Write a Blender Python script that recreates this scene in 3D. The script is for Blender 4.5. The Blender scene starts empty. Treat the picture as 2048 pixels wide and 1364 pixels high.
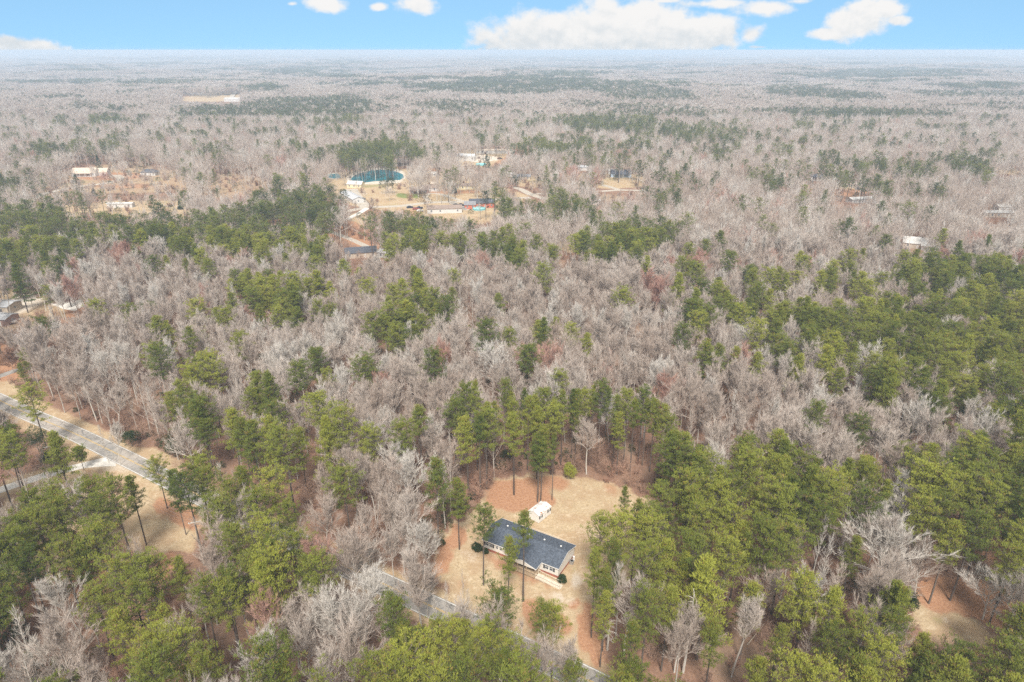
import bpy, math, random
import numpy as np
from mathutils import Vector, Matrix
random.seed(7)
RS = np.random.RandomState(11)
R = math.radians

# ------------------------------------------------------------------ camera, sky, sun, exposure
H = 100.0                      # height of the viewpoint above the ground, metres
FPX = 1364.0                   # focal length in pixels of the 2048 wide photograph
PITCH = math.atan(582.0 / FPX) # horizon lies 582 px above the centre
scene = bpy.context.scene
C = scene.collection
cam_data = bpy.data.cameras.new('camera')
cam_data.sensor_fit = 'HORIZONTAL'
cam_data.sensor_width = 36.0
cam_data.lens = FPX / 2048.0 * 36.0
cam_data.clip_start = 0.5
cam_data.clip_end = 120000.0
cam = bpy.data.objects.new('camera', cam_data)
C.objects.link(cam)
cam.location = (0, 0, H)
cam.rotation_euler = (math.pi / 2 - PITCH, 0, 0)
scene.camera = cam

SUN_EL, SUN_AZ = R(50), R(180)     # azimuth clockwise from +Y (north): behind the viewer, a little left
world = bpy.data.worlds.new('World')
scene.world = world
world.use_nodes = True
wt = world.node_tree
wt.nodes.clear()


class NT:
    """tiny node helper"""
    def __init__(s, t): s.t = t
    def n(s, typ, **k):
        nd = s.t.nodes.new(typ)
        for a, v in k.items():
            if a.startswith('i_'):
                nd.inputs[int(a[2:])].default_value = v
            else:
                setattr(nd, a, v)
        return nd
    def l(s, a, b): s.t.links.new(a, b)
    def m(s, op, a, b=None, c=None, clamp=False):
        nd = s.t.nodes.new('ShaderNodeMath'); nd.operation = op; nd.use_clamp = clamp
        for i, v in enumerate((a, b, c)):
            if v is None: continue
            if isinstance(v, (int, float)): nd.inputs[i].default_value = v
            else: s.t.links.new(v, nd.inputs[i])
        return nd.outputs[0]
    def ramp(s, v, lo, hi):
        nd = s.t.nodes.new('ShaderNodeMapRange'); nd.interpolation_type = 'SMOOTHSTEP'
        nd.inputs[1].default_value = lo; nd.inputs[2].default_value = hi
        s.t.links.new(v, nd.inputs[0]); return nd.outputs[0]
    def mix(s, f, a, b, typ='MIX'):
        nd = s.t.nodes.new('ShaderNodeMix'); nd.data_type = 'RGBA'; nd.blend_type = typ
        for i, v in ((0, f), (6, a), (7, b)):
            if isinstance(v, (int, float)): nd.inputs[i].default_value = v
            elif isinstance(v, (tuple, list)): nd.inputs[i].default_value = tuple(v) + (1,) * (4 - len(v))
            else: s.t.links.new(v, nd.inputs[i])
        return nd.outputs[2]
    def noise(s, scale, vec=None, detail=3, rough=.55, dim='3D'):
        nd = s.t.nodes.new('ShaderNodeTexNoise'); nd.noise_dimensions = dim
        nd.inputs['Scale'].default_value = scale; nd.inputs['Detail'].default_value = detail
        nd.inputs['Roughness'].default_value = rough
        if vec is not None: s.t.links.new(vec, nd.inputs['Vector'])
        return nd.outputs[0]


SKY_STRENGTH = 0.12
W = NT(wt)
geo = W.n('ShaderNodeTexCoord')
sep = W.n('ShaderNodeSeparateXYZ'); W.l(geo.outputs['Generated'], sep.inputs[0])
X, Y, Z = sep.outputs
# the blue of the sky, sampled a little higher so that the blue reaches down to the horizon
comb = W.n('ShaderNodeCombineXYZ')
W.l(X, comb.inputs[0]); W.l(Y, comb.inputs[1])
W.l(W.m('ADD', W.m('MULTIPLY', W.m('ABSOLUTE', Z), 1.2), 0.42), comb.inputs[2])
nrm = W.n('ShaderNodeVectorMath', operation='NORMALIZE'); W.l(comb.outputs[0], nrm.inputs[0])
sky = W.n('ShaderNodeTexSky', sky_type='NISHITA')
sky.sun_disc = False
sky.sun_elevation = SUN_EL
sky.sun_rotation = SUN_AZ
sky.air_density = 1.0; sky.dust_density = 0.6; sky.ozone_density = 1.4
W.l(nrm.outputs[0], sky.inputs[0])
# cumulus: ellipses in (azimuth tangent, elevation tangent), torn by noise, ahead of the viewer
ysafe = W.m('MAXIMUM', Y, 0.02)
U = W.m('DIVIDE', X, ysafe); V = W.m('DIVIDE', Z, ysafe)
uv = W.n('ShaderNodeCombineXYZ'); W.l(U, uv.inputs[0]); W.l(W.m('MULTIPLY', V, 1.3), uv.inputs[1])
nz = W.noise(19.0, uv.outputs[0], 9, .56)
nz2 = W.noise(70.0, uv.outputs[0], 6, .6)
uo = W.n('ShaderNodeVectorMath', operation='ADD'); uo.inputs[1].default_value = (-.004, .012, 0); W.l(uv.outputs[0], uo.inputs[0])
nz_up = W.noise(19.0, uo.outputs[0], 6, .56)
CL = [  # photo px: centre x, centre y, half width, half height, density
    (1085, 78, 105, 46, 1.35), (1150, 66, 90, 44, 1.35), (1270, 62, 120, 52, 1.45), (1230, 98, 150, 34, 1.5), (1390, 66, 85, 36, 1.3), (1010, 75, 32, 22, .8), (1500, 68, 42, 26, .75),
    (1715, 46, 68, 28, 1.25), (1655, 66, 42, 14, 1.1), (1750, 22, 55, 20, 1.2), (1795, 42, 36, 16, .9),
    (1420, 8, 130, 16, .75), (1530, 16, 90, 20, .85), (1330, 2, 60, 10, .7), (1600, 2, 60, 12, .7),
    (45, 96, 70, 20, 1.35), (15, 86, 45, 14, 1.2), (655, 8, 58, 18, 1), (755, 14, 26, 12, .7), (835, 14, 44, 22, .95), (585, 8, 22, 9, .6),
    (1520, 94, 46, 7, .62), (960, 98, 16, 6, .55)]
best = None
for cx, cy, rx, ry, dn in CL:
    b = -(cy - 682) / FPX
    dy = math.cos(PITCH) + b * math.sin(PITCH); dz = -math.sin(PITCH) + b * math.cos(PITCH)
    cu = (cx - 1024) / FPX / dy; cv = dz / dy
    ru = rx / FPX / dy; rv = ry / 1640.0
    du = W.m('MULTIPLY', W.m('SUBTRACT', U, cu), 1 / ru); dv = W.m('MULTIPLY', W.m('SUBTRACT', V, cv), 1 / rv)
    d = W.m('SUBTRACT', dn, W.m('SQRT', W.m('ADD', W.m('MULTIPLY', du, du), W.m('MULTIPLY', dv, dv))))
    best = d if best is None else W.m('MAXIMUM', best, d)
dens = W.m('ADD', W.m('ADD', best, .10), W.m('ADD', W.m('MULTIPLY', W.m('SUBTRACT', nz, .5), 2.3), W.m('MULTIPLY', W.m('SUBTRACT', nz2, .5), .5)))
front = W.m('GREATER_THAN', Y, 0.1)
cum = W.m('MULTIPLY', W.ramp(dens, -.02, .62), front)
cum = W.m('MULTIPLY', cum, W.m('GREATER_THAN', .35, V))
# high broken cloud overhead and behind: soft white light
cv2 = W.n('ShaderNodeVectorMath', operation='SCALE'); cv2.inputs[3].default_value = 1.0; W.l(geo.outputs['Generated'], cv2.inputs[0])
nzo = W.noise(2.2, cv2.outputs[0], 5, .6)
over = W.m('MULTIPLY', W.ramp(nzo, .26, .46), W.ramp(Z, .12, .35))
shade = W.ramp(W.m('ADD', W.m('MULTIPLY', W.m('SUBTRACT', nz, nz_up), 1.6), W.m('MULTIPLY', V, 9.0)), -.25, .42)
CW = 5.6 / 1.0
cumcol = W.mix(shade, (2.75, 2.98, 3.15), (3.75, 3.72, 3.68))
skycol = W.mix(cum, W.mix(1.0, sky.outputs[0], (1.12, 1.30, 1.13), 'MULTIPLY'), cumcol)
skycol = W.mix(over, skycol, (3.3, 3.2, 3.08))
bg = W.n('ShaderNodeBackground'); bg.inputs[1].default_value = SKY_STRENGTH
W.l(skycol, bg.inputs[0])
wo = W.n('ShaderNodeOutputWorld'); W.l(bg.outputs[0], wo.inputs[0])

sun_data = bpy.data.lights.new('sun', 'SUN')
sun_data.energy = 2.9
sun_data.angle = R(12)
sun_data.color = (1.0, .945, .865)
sun = bpy.data.objects.new('sun', sun_data)
C.objects.link(sun)
sun.rotation_euler = (math.pi / 2 - SUN_EL, 0, -SUN_AZ + math.pi)
# sun lamp shines along its -Z: a lamp at azimuth SUN_AZ looks back towards the ground
sd = Vector((math.sin(SUN_AZ) * math.cos(SUN_EL), math.cos(SUN_AZ) * math.cos(SUN_EL), math.sin(SUN_EL)))
sun.rotation_euler = sd.to_track_quat('Z', 'Y').to_euler()

vs = scene.view_settings
scene.display_settings.display_device = 'sRGB'
vs.view_transform = 'Standard'; vs.look = 'None'; vs.gamma = 1.0; vs.use_curve_mapping = False
vs.exposure = 1.05
cy = scene.cycles
cy.max_bounces = 5; cy.diffuse_bounces = 3; cy.glossy_bounces = 2; cy.transmission_bounces = 3; cy.volume_bounces = 1
cy.transparent_max_bounces = 4
cy.caustics_reflective = False; cy.caustics_refractive = False
cy.use_denoising = False; cy.denoiser = 'OPENIMAGEDENOISE'; cy.denoising_input_passes = 'RGB_ALBEDO_NORMAL'
cy.use_adaptive_sampling = True; cy.adaptive_threshold = 0.015


# ------------------------------------------------------------------ view geometry helpers
CP, SP = math.cos(PITCH), math.sin(PITCH)
def g(px, py, z=0.0):
    """point at height z seen at photo pixel (px, py)"""
    a = (px - 1024) / FPX; b = -(py - 682) / FPX
    dy = CP + b * SP; dz = -SP + b * CP
    t = (z - H) / dz
    return Vector((a * t, dy * t, z))
def proj(x, y, z):
    """numpy: world -> photo pixels"""
    dz = z - H
    dep = y * CP - dz * SP
    up = y * SP + dz * CP
    dep = np.where(dep < .1, .1, dep)
    return 1024 + FPX * x / dep, 682 - FPX * up / dep
def height(base, top):
    P = g(*base); b = -(top[1] - 682) / FPX
    dy = CP + b * SP; dz = -SP + b * CP
    return H + dz * P.y / dy
def inpoly(px, py, poly):
    px = np.asarray(px, float); py = np.asarray(py, float)
    ins = np.zeros(px.shape, bool)
    n = len(poly); j = n - 1
    for i in range(n):
        xi, yi = poly[i]; xj, yj = poly[j]
        if yi != yj:
            c = ((yi > py) != (yj > py)) & (px < (xj - xi) * (py - yi) / (yj - yi) + xi)
            ins ^= c
        j = i
    return ins
_ph = np.random.RandomState(5).uniform(0, 6.283, (40, 2)); _an = np.random.RandomState(6).uniform(0, 6.283, 40)
def wnoise(x, y, size, k=0, n=6):
    """smooth pseudo noise, about -1..1"""
    s = 0
    for i in range(n):
        a = _an[(i + k * 7) % 40]; f = 6.283 / size * (0.7 + .37 * i)
        s = s + np.sin((x * math.cos(a) + y * math.sin(a)) * f + _ph[(i + k * 5) % 40, 0] + 1.3 * np.sin((x * math.sin(a) - y * math.cos(a)) * f * .6 + _ph[(i + 3 * k) % 40, 1]))
    return s / (n * .55)
def terrain(x, y):
    r = np.hypot(x, y)
    t = np.clip((r - 950) / 2600, 0, 1); t = t * t * (3 - 2 * t)
    return t * (13 * wnoise(x, y, 2600, 1) + 8 * wnoise(x, y, 1000, 2) - 8)


# ------------------------------------------------------------------ materials
def mat(name):
    m = bpy.data.materials.new(name); m.use_nodes = True
    m.node_tree.nodes.clear()
    return m, NT(m.node_tree)
def finish(N, col, rough=.8, spec=.3, metal=0, bump=None, bstr=.3, bdist=.02, transl=0):
    p = N.n('ShaderNodeBsdfPrincipled')
    if isinstance(col, (tuple, list)): p.inputs['Base Color'].default_value = tuple(col[:3]) + (1,)
    else: N.l(col, p.inputs['Base Color'])
    if isinstance(rough, (int, float)): p.inputs['Roughness'].default_value = rough
    else: N.l(rough, p.inputs['Roughness'])
    p.inputs['Specular IOR Level'].default_value = spec
    p.inputs['Metallic'].default_value = metal
    if bump is not None:
        b = N.n('ShaderNodeBump'); b.inputs['Strength'].default_value = bstr; b.inputs['Distance'].default_value = bdist
        N.l(bump, b.inputs['Height']); N.l(b.outputs[0], p.inputs['Normal'])
    out = N.n('ShaderNodeOutputMaterial')
    if transl:
        tr = N.n('ShaderNodeBsdfTranslucent')
        if isinstance(col, (tuple, list)): tr.inputs[0].default_value = tuple(col[:3]) + (1,)
        else: N.l(col, tr.inputs[0])
        mx = N.n('ShaderNodeMixShader'); mx.inputs[0].default_value = transl
        N.l(p.outputs[0], mx.inputs[1]); N.l(tr.outputs[0], mx.inputs[2]); N.l(mx.outputs[0], out.inputs[0])
    else:
        N.l(p.outputs[0], out.inputs[0])
def simple(name, col, rough=.7, var=.12, scale=1.5, spec=.3, metal=0):
    m, N = mat(name)
    tc = N.n('ShaderNodeTexCoord')
    nz = N.noise(scale, tc.outputs['Object'], 5, .6)
    f = N.ramp(nz, .3, .7)
    c = N.mix(f, tuple(v * (1 - var) for v in col), tuple(min(1, v * (1 + var)) for v in col))
    finish(N, c, rough, spec, metal)
    return m

def needle_mat(name, dark, light, brown=(.30, .19, .07), bamt=.10):
    m, N = mat(name)
    oi = N.n('ShaderNodeObjectInfo')
    at = N.n('ShaderNodeAttribute', attribute_name='tone')
    ge = N.n('ShaderNodeNewGeometry')
    lz = N.noise(.012, ge.outputs['Position'], 2)
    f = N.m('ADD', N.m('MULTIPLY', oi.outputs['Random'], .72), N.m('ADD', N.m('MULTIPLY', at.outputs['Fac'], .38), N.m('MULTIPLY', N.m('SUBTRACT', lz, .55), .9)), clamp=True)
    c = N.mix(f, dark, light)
    fb = N.m('GREATER_THAN', at.outputs['Fac'], 1 - bamt)
    c = N.mix(N.m('MULTIPLY', fb, .75), c, brown)
    finish(N, c, .65, .2, transl=.20)
    return m
def bark_mat(name, a, b, scale=2.0):
    m, N = mat(name)
    oi = N.n('ShaderNodeObjectInfo')
    tc = N.n('ShaderNodeTexCoord')
    nz = N.noise(scale, tc.outputs['Object'], 5, .65)
    f = N.m('ADD', N.m('MULTIPLY', oi.outputs['Random'], .6), N.m('SUBTRACT', N.m('MULTIPLY', nz, 1.1), .3), clamp=True)
    finish(N, N.mix(f, a, b), .85, .15)
    return m
def twig_mat(name, a, b, c3, amt=.5):
    m, N = mat(name)
    oi = N.n('ShaderNodeObjectInfo')
    ge = N.n('ShaderNodeNewGeometry')
    lz = N.noise(.016, ge.outputs['Position'], 3)
    at = N.n('ShaderNodeAttribute', attribute_name='tone')
    f = N.m('ADD', N.m('MULTIPLY', oi.outputs['Random'], .6), N.m('MULTIPLY', N.m('SUBTRACT', lz, .38), 1.6), clamp=True)
    c = N.mix(f, a, b)
    f2 = N.m('MULTIPLY', N.m('FRACT', N.m('MULTIPLY', oi.outputs['Random'], 17.3)), N.m('MULTIPLY', at.outputs['Fac'], amt))
    c = N.mix(f2, c, c3)
    finish(N, c, .8, .2)
    return m

M = {}
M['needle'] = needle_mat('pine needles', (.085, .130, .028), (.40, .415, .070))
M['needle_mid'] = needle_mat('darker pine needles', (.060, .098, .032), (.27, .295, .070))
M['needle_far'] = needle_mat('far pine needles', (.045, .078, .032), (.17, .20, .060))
M['needle_dark'] = needle_mat('evergreen needles', (.024, .050, .022), (.075, .115, .038), bamt=.03)
M['pinebark'] = bark_mat('pine bark', (.055, .042, .036), (.17, .14, .12))
M['bark'] = bark_mat('pale bark', (.30, .26, .23), (.62, .59, .53))
M['twig'] = twig_mat('bare twigs', (.385, .315, .265), (.585, .53, .48), (.43, .31, .245))
M['whitetwig'] = twig_mat('white twigs', (.54, .50, .455), (.62, .585, .54), (.50, .44, .38))
M['redtwig'] = twig_mat('budding red twigs', (.40, .23, .19), (.50, .33, .27), (.46, .25, .18))
M['brush'] = twig_mat('brown brush twigs', (.22, .135, .10), (.42, .29, .215), (.40, .20, .13), .8)
M['shrubleaf'] = needle_mat('shrub leaves', (.028, .05, .016), (.10, .12, .035), bamt=.05)


# ------------------------------------------------------------------ mesh builders
class MB:
    def __init__(s): s.v = []; s.f = []; s.m = []; s.t = []; s.n = 0
    def quadbox(s, x0, x1, y0, y1, z0, z1, mi=0):
        b = s.n
        s.v += [(x0, y0, z0), (x1, y0, z0), (x1, y1, z0), (x0, y1, z0), (x0, y0, z1), (x1, y0, z1), (x1, y1, z1), (x0, y1, z1)]
        for q in ((0, 3, 2, 1), (4, 5, 6, 7), (0, 1, 5, 4), (1, 2, 6, 5), (2, 3, 7, 6), (3, 0, 4, 7)):
            s.f.append(tuple(b + i for i in q)); s.m.append(mi); s.t.append(.5)
        s.n += 8; return s
    def poly(s, pts, mi=0):
        b = s.n; s.v += [tuple(p) for p in pts]; s.f.append(tuple(range(b, b + len(pts)))); s.m.append(mi); s.t.append(.5); s.n += len(pts); return s
    def prism(s, pts, h, mi=0):
        """pts: 3D loop, extruded by vector h"""
        b = s.n; n = len(pts); h = Vector(h)
        s.v += [tuple(p) for p in pts] + [tuple(Vector(p) + h) for p in pts]
        s.f.append(tuple(b + i for i in range(n))[::-1]); s.f.append(tuple(b + n + i for i in range(n)))
        for i in range(n):
            j = (i + 1) % n; s.f.append((b + i, b + j, b + n + j, b + n + i))
        s.m += [mi] * (n + 2); s.t += [.5] * (n + 2); s.n += 2 * n; return s
    def tube(s, p0, p1, r0, r1, k=6, mi=0, tone=.5, cap=False):
        p0 = Vector(p0); p1 = Vector(p1); d = p1 - p0
        if d.length < 1e-6: return s
        d.normalize()
        a = d.cross(Vector((0, 0, 1)) if abs(d.z) < .9 else Vector((1, 0, 0))).normalized(); c = d.cross(a)
        b = s.n
        for i in range(k):
            an = 6.28318 * i / k; o = a * math.cos(an) + c * math.sin(an)
            s.v.append(tuple(p0 + o * r0)); s.v.append(tuple(p1 + o * r1))
        for i in range(k):
            j = (i + 1) % k
            s.f.append((b + 2 * i, b + 2 * j, b + 2 * j + 1, b + 2 * i + 1)); s.m.append(mi); s.t.append(tone)
        if cap:
            s.f.append(tuple(b + 2 * i + 1 for i in range(k))); s.m.append(mi); s.t.append(tone)
            s.f.append(tuple(b + 2 * i for i in range(k))[::-1]); s.m.append(mi); s.t.append(tone)
        s.n += 2 * k; return s
    def ribbon(s, p0, p1, w, mi=0, tone=.5):
        """one tapering sliver"""
        d = p1 - p0
        a = d.cross(Vector((random.gauss(0, 1), random.gauss(0, 1), random.gauss(0, 1))))
        if a.length < 1e-6: a = Vector((1, 0, 0))
        a = a.normalized() * (w / 2)
        b = s.n
        s.v += [tuple(p0 - a), tuple(p0 + a), tuple(p1)]
        s.f.append((b, b + 1, b + 2)); s.m.append(mi); s.t.append(tone); s.n += 3; return s
    def dome(s, c, r, rz, k=10, rings=4, mi=0):
        c = Vector(c); b = s.n; 
        for j in range(rings):
            ph = (math.pi / 2) * j / rings
            for i in range(k):
                an = 6.28318 * i / k
                s.v.append((c.x + r * math.cos(ph) * math.cos(an), c.y + r * math.cos(ph) * math.sin(an), c.z + rz * math.sin(ph)))
        s.v.append((c.x, c.y, c.z + rz))
        for j in range(rings - 1):
            for i in range(k):
                q = (i + 1) % k
                s.f.append((b + j * k + i, b + j * k + q, b + (j + 1) * k + q, b + (j + 1) * k + i)); s.m.append(mi); s.t.append(.5)
        top = b + rings * k
        for i in range(k):
            s.f.append((b + (rings - 1) * k + i, b + (rings - 1) * k + (i + 1) % k, top)); s.m.append(mi); s.t.append(.5)
        s.n += rings * k + 1; return s
    def mesh(s, name, mats):
        me = bpy.data.meshes.new(name)
        me.from_pydata(s.v, [], s.f)
        for m in mats: me.materials.append(m)
        if len(mats) > 1: me.polygons.foreach_set('material_index', s.m)
        if len(set(s.t)) > 1:
            at = me.attributes.new('tone', 'FLOAT', 'FACE'); at.data.foreach_set('value', s.t)
        me.update(); return me
    def build(s, name, mats, parent=None, mesh_name=None):
        if not isinstance(mats, (list, tuple)): mats = [mats]
        o = bpy.data.objects.new(name, s.mesh(mesh_name or name, mats)); C.objects.link(o)
        if parent is not None: o.parent = parent
        return o
def tag(o, label=None, cat=None, group=None, kind=None):
    if label: o['label'] = label
    if cat: o['category'] = cat
    if group: o['group'] = group
    if kind: o['kind'] = kind
    return o
def empty(name, loc=(0, 0, 0), rz=0, label=None, cat=None, group=None):
    o = bpy.data.objects.new(name, None); o.empty_display_size = .3; C.objects.link(o)
    o.location = loc; o.rotation_euler = (0, 0, rz)
    return tag(o, label, cat, group)


# ------------------------------------------------------------------ tree shapes
def rnd(a, b): return random.uniform(a, b)
def rotdir(d, ang, az):
    """tilt direction d by ang, at azimuth az round it"""
    a = d.cross(Vector((0, 0, 1)) if abs(d.z) < .98 else Vector((1, 0, 0))).normalized(); b = d.cross(a)
    return (d * math.cos(ang) + (a * math.cos(az) + b * math.sin(az)) * math.sin(ang)).normalized()

def bare_tree(h=18.0, spread=1.0, fork=.42, lod=0, seed=0, single=False):
    """leafless hardwood: limbs fan upward from the trunk and fill a rounded dome with fine ascending twigs"""
    random.seed(seed)
    T = MB(); K = MB()
    wm = (1.0, 1.4, 2.6)[lod]
    p = Vector((0, 0, -.3)); d = Vector((rnd(-.05, .05), rnd(-.05, .05), 1)).normalized()
    r = h * .0095 + .03
    top = h * rnd(.70, .82); ns = 9; seg = (top + .3) / ns; axis = []
    for i in range(ns):
        q = p + d * seg; r1 = r * (.93 if (i + 1) * seg < h * fork else .74)
        T.tube(p, q, r, r1, (7, 5, 3)[lod]); axis.append((p, q, r)); p = q; r = r1
        d = (d + Vector((rnd(-.07, .07), rnd(-.07, .07), .03))).normalized()
    def ax(z):
        f = max(0, min(ns - 1e-3, z / seg)); i = int(f); a, b2, rr = axis[i]; return a.lerp(b2, f - i), rr
    def branch(p, d, L, r, lev):
        nseg = 4 if lev == 0 else 3
        for i in range(nseg):
            d = (d + Vector((rnd(-.10, .10), rnd(-.10, .10), rnd(.0, .13)))).normalized()
            q = p + d * (L / nseg); r1 = r * .74
            if lev == 0 or (lev == 1 and lod < 1): K.tube(p, q, r * 1.15, r1 * 1.15, (4 if lev == 0 and lod == 0 else 3), 0, rnd(0, .3))
            else: K.ribbon(p, q + d * .15, max(r * 2.2, .055 * wm), 0, rnd(.0, .4))
            f = (i + 1) / nseg
            if lev < (2, 1, 1)[lod]:
                nk = (2, 2, 2)[lod] if f > .2 else 1
                for _ in range(nk):
                    s0 = p.lerp(q, rnd(.1, 1))
                    dc = rotdir(d, rnd(.30, .72), rnd(0, 6.28)); dc.z += .10; dc.normalize()
                    branch(s0, dc, L * rnd(.34, .58) * (1.15 - .4 * f), r * .55, lev + 1)
            if lev >= 1 or f > .6:
                for _ in range((3, 4, 4)[lod]):
                    s0 = p.lerp(q, random.random())
                    dt = rotdir(d, rnd(.12, .62), rnd(0, 6.28)); dt.z += .15
                    K.ribbon(s0, s0 + dt.normalized() * rnd(.5, 1.35) * (1, 1.25, 1.9)[lod], .036 * wm, 0, rnd(.3, 1))
            p = q; r = r1
    nl = int((14, 11, 8)[lod] * (.7 + .4 * spread))
    z0 = h * fork
    for i in range(nl):
        t = (i + random.random()) / nl
        z = z0 + (top - z0) * t
        a0, rr = ax(z)
        ang = (1.02 - .72 * t) * (.62 + .42 * spread) * rnd(.8, 1.15)
        az = i * 2.4 + rnd(-.6, .6)
        dd = Vector((math.sin(ang) * math.cos(az), math.sin(ang) * math.sin(az), math.cos(ang)))
        L = (h - z) * rnd(.55, .95) * (1.0 if t > .3 else .8) * (.62 + .38 * spread) + .5
        L = min(L, h * .46)
        branch(a0, dd, L, rr * .62, 0)
    branch(axis[-1][1], d, h - top, r * .9, 0)
    return T, K

def spindly_tree(h=17.0, lod=0, seed=0, w=.18):
    """bare tree with one straight leader and short ascending side limbs all the way up"""
    random.seed(seed)
    T = MB(); K = MB(); wm = (1, 1.35, 2.6)[lod]
    p = Vector((0, 0, -.3)); d = Vector((rnd(-.04, .04), rnd(-.04, .04), 1)).normalized(); r = h * .009 + .03
    ns = 14; seg = (h + .3) / ns
    for i in range(ns):
        q = p + d * seg; r1 = r * .85 if i > 4 else r * .95
        T.tube(p, q, r, r1, (6, 4, 3)[lod]); f = (i + 1) / ns
        if f > .32:
            nl = (4, 3, 2)[lod]
            for _ in range(nl):
                dd = rotdir(d, rnd(.5, .95), rnd(0, 6.28)); L = h * w * (1.1 - f) * rnd(.8, 1.5) + .8
                a = p.lerp(q, random.random()); b = a
                for k in range(3):
                    e = b + dd * L / 3; dd = (dd + Vector((rnd(-.12, .12), rnd(-.12, .12), .22))).normalized()
                    K.ribbon(b, e + dd * .3, max(.05, r * .8) * wm, 0, rnd(0, .5)) if lod else K.tube(b, e, r * .35, r * .25, 3, 0, .2)
                    for _ in range((7, 5, 4)[lod]):
                        dt = rotdir(dd, rnd(.2, .9), rnd(0, 6.28)); dt.z += .3
                        s = b.lerp(e, random.random()); K.ribbon(s, s + dt.normalized() * rnd(.5, 1.25), .045 * wm, 0, rnd(.4, 1))
                    b = e
        p = q; r = r1; d = (d + Vector((rnd(-.03, .03), rnd(-.03, .03), 0))).normalized()
    return T, K

def puff(K, c, rad, n, ln, w, tonebase, mi=0, flat=.6):
    """a cluster of needle tufts"""
    for _ in range(n):
        while True:
            o = Vector((rnd(-1, 1), rnd(-1, 1), rnd(-1, 1)))
            if o.length < 1: break
        o = Vector((o.x * rad, o.y * rad, o.z * rad * flat))
        q = c + o
        up = Vector((o.x * .6, o.y * .6, o.z + rad * .8)).normalized()
        tone = min(1, max(0, tonebase + rnd(-.25, .25)))
        for _ in range(5):
            dd = (up + Vector((rnd(-.9, .9), rnd(-.9, .9), rnd(-.6, .8)))).normalized()
            K.ribbon(q - dd * ln * .25, q + dd * ln * rnd(.7, 1.1), w, mi, tone)

def pine_tree(h=22.0, rad=3.6, base=.52, lod=0, seed=0, dens=1.0, shape=0):
    """loblolly pine: long bare trunk, irregular crown of puffs at the limb ends"""
    random.seed(seed)
    T = MB(); K = MB()
    p = Vector((0, 0, -.3)); lean = Vector((rnd(-.03, .03), rnd(-.03, .03), 1)).normalized(); d = lean.copy()
    r = h * .0085 + .05; ns = 12; seg = (h * .965 + .3) / ns; axis = [p.copy()]
    for i in range(ns):
        q = p + d * seg; r1 = r * (.94 if i < 7 else .72); T.tube(p, q, r, r1, (8, 5, 3)[lod]); p = q; r = r1
        d = (d * 2 + lean + Vector((rnd(-.07, .07), rnd(-.07, .07), 0))).normalized(); axis.append(p.copy())
    def ax(z):
        f = max(0, min(ns - 1e-3, (z + .3) / seg * 1.0)); i = int(f); return axis[i].lerp(axis[i + 1], f - i)
    nl = int((46, 24, 13)[lod] * dens)
    z0 = h * base
    for i in range(nl):
        t = (i + rnd(0, 1)) / nl
        z = z0 + (h - z0) * (t ** .85) * .97
        if shape == 0: prof = (1 - t) ** .5 * (.55 + .45 * min(1, t * 3))
        elif shape == 1: prof = (1.02 - t) ** .8
        else: prof = math.sqrt(max(0, 1 - (max(0, t - .35) / .65) ** 2)) * (.6 + .4 * min(1, t * 2.5))
        L = rad * max(.16, prof) * rnd(.72, 1.15)
        az = i * 2.4 + rnd(-.5, .5)
        a0 = ax(z); el = .05 + .75 * t + rnd(-.12, .2)
        dd = Vector((math.cos(az) * math.cos(el), math.sin(az) * math.cos(el), math.sin(el)))
        b = a0; pts = []
        for k in range(3):
            e = b + dd * L / 3; dd = (dd + Vector((rnd(-.15, .15), rnd(-.15, .15), .12))).normalized()
            K.tube(b, e, .075 * (1 - k * .25), .06 * (1 - k * .3), 3, 1)
            pts.append((b, e)); b = e
        lo, hi = pts[1][0], pts[2][1]
        npf = max(1, int(round((5.2, 2.8, 1.7)[lod] * (.6 + .6 * L / rad) * rnd(.55, 1.35))))
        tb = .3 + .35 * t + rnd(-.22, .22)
        for k in range(npf):
            f = (k + rnd(.2, 1)) / npf
            c = (pts[1][0].lerp(pts[1][1], f * 2 - .3) if f < .55 else pts[2][0].lerp(pts[2][1], f * 2 - 1))
            c = c + Vector((rnd(-.55, .55), rnd(-.55, .55), rnd(-.1, .35))) * (L / 2.6)
            if lod == 0:
                if k % 2 == 0: K.tube(lo.lerp(hi, rnd(0, .6)), c, .03, .015, 3, 1)
                puff(K, c, rnd(.45, .85), 13, .34, .085, tb + rnd(-.2, .2), flat=.45)
            elif lod == 1: puff(K, c, rnd(.6, .95), 7, .48, .15, tb)
            else: puff(K, c, rnd(.9, 1.3), 3, .95, .42, tb)
    if lod == 0:
        for _ in range(9):
            z = h * (base - rnd(.0, .16)); az = rnd(0, 6.28); L = rnd(.6, 2.0); a0 = ax(z); m_ = a0 + Vector((math.cos(az) * L, math.sin(az) * L, rnd(-.2, .3))); K.tube(a0, m_, .035, .012, 3, 1)
    puff(K, ax(h * .965), .5 if lod < 2 else .8, (14, 7, 3)[lod], (.36, .5, .9)[lod], (.075, .15, .42)[lod], .7)
    return T, K

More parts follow.
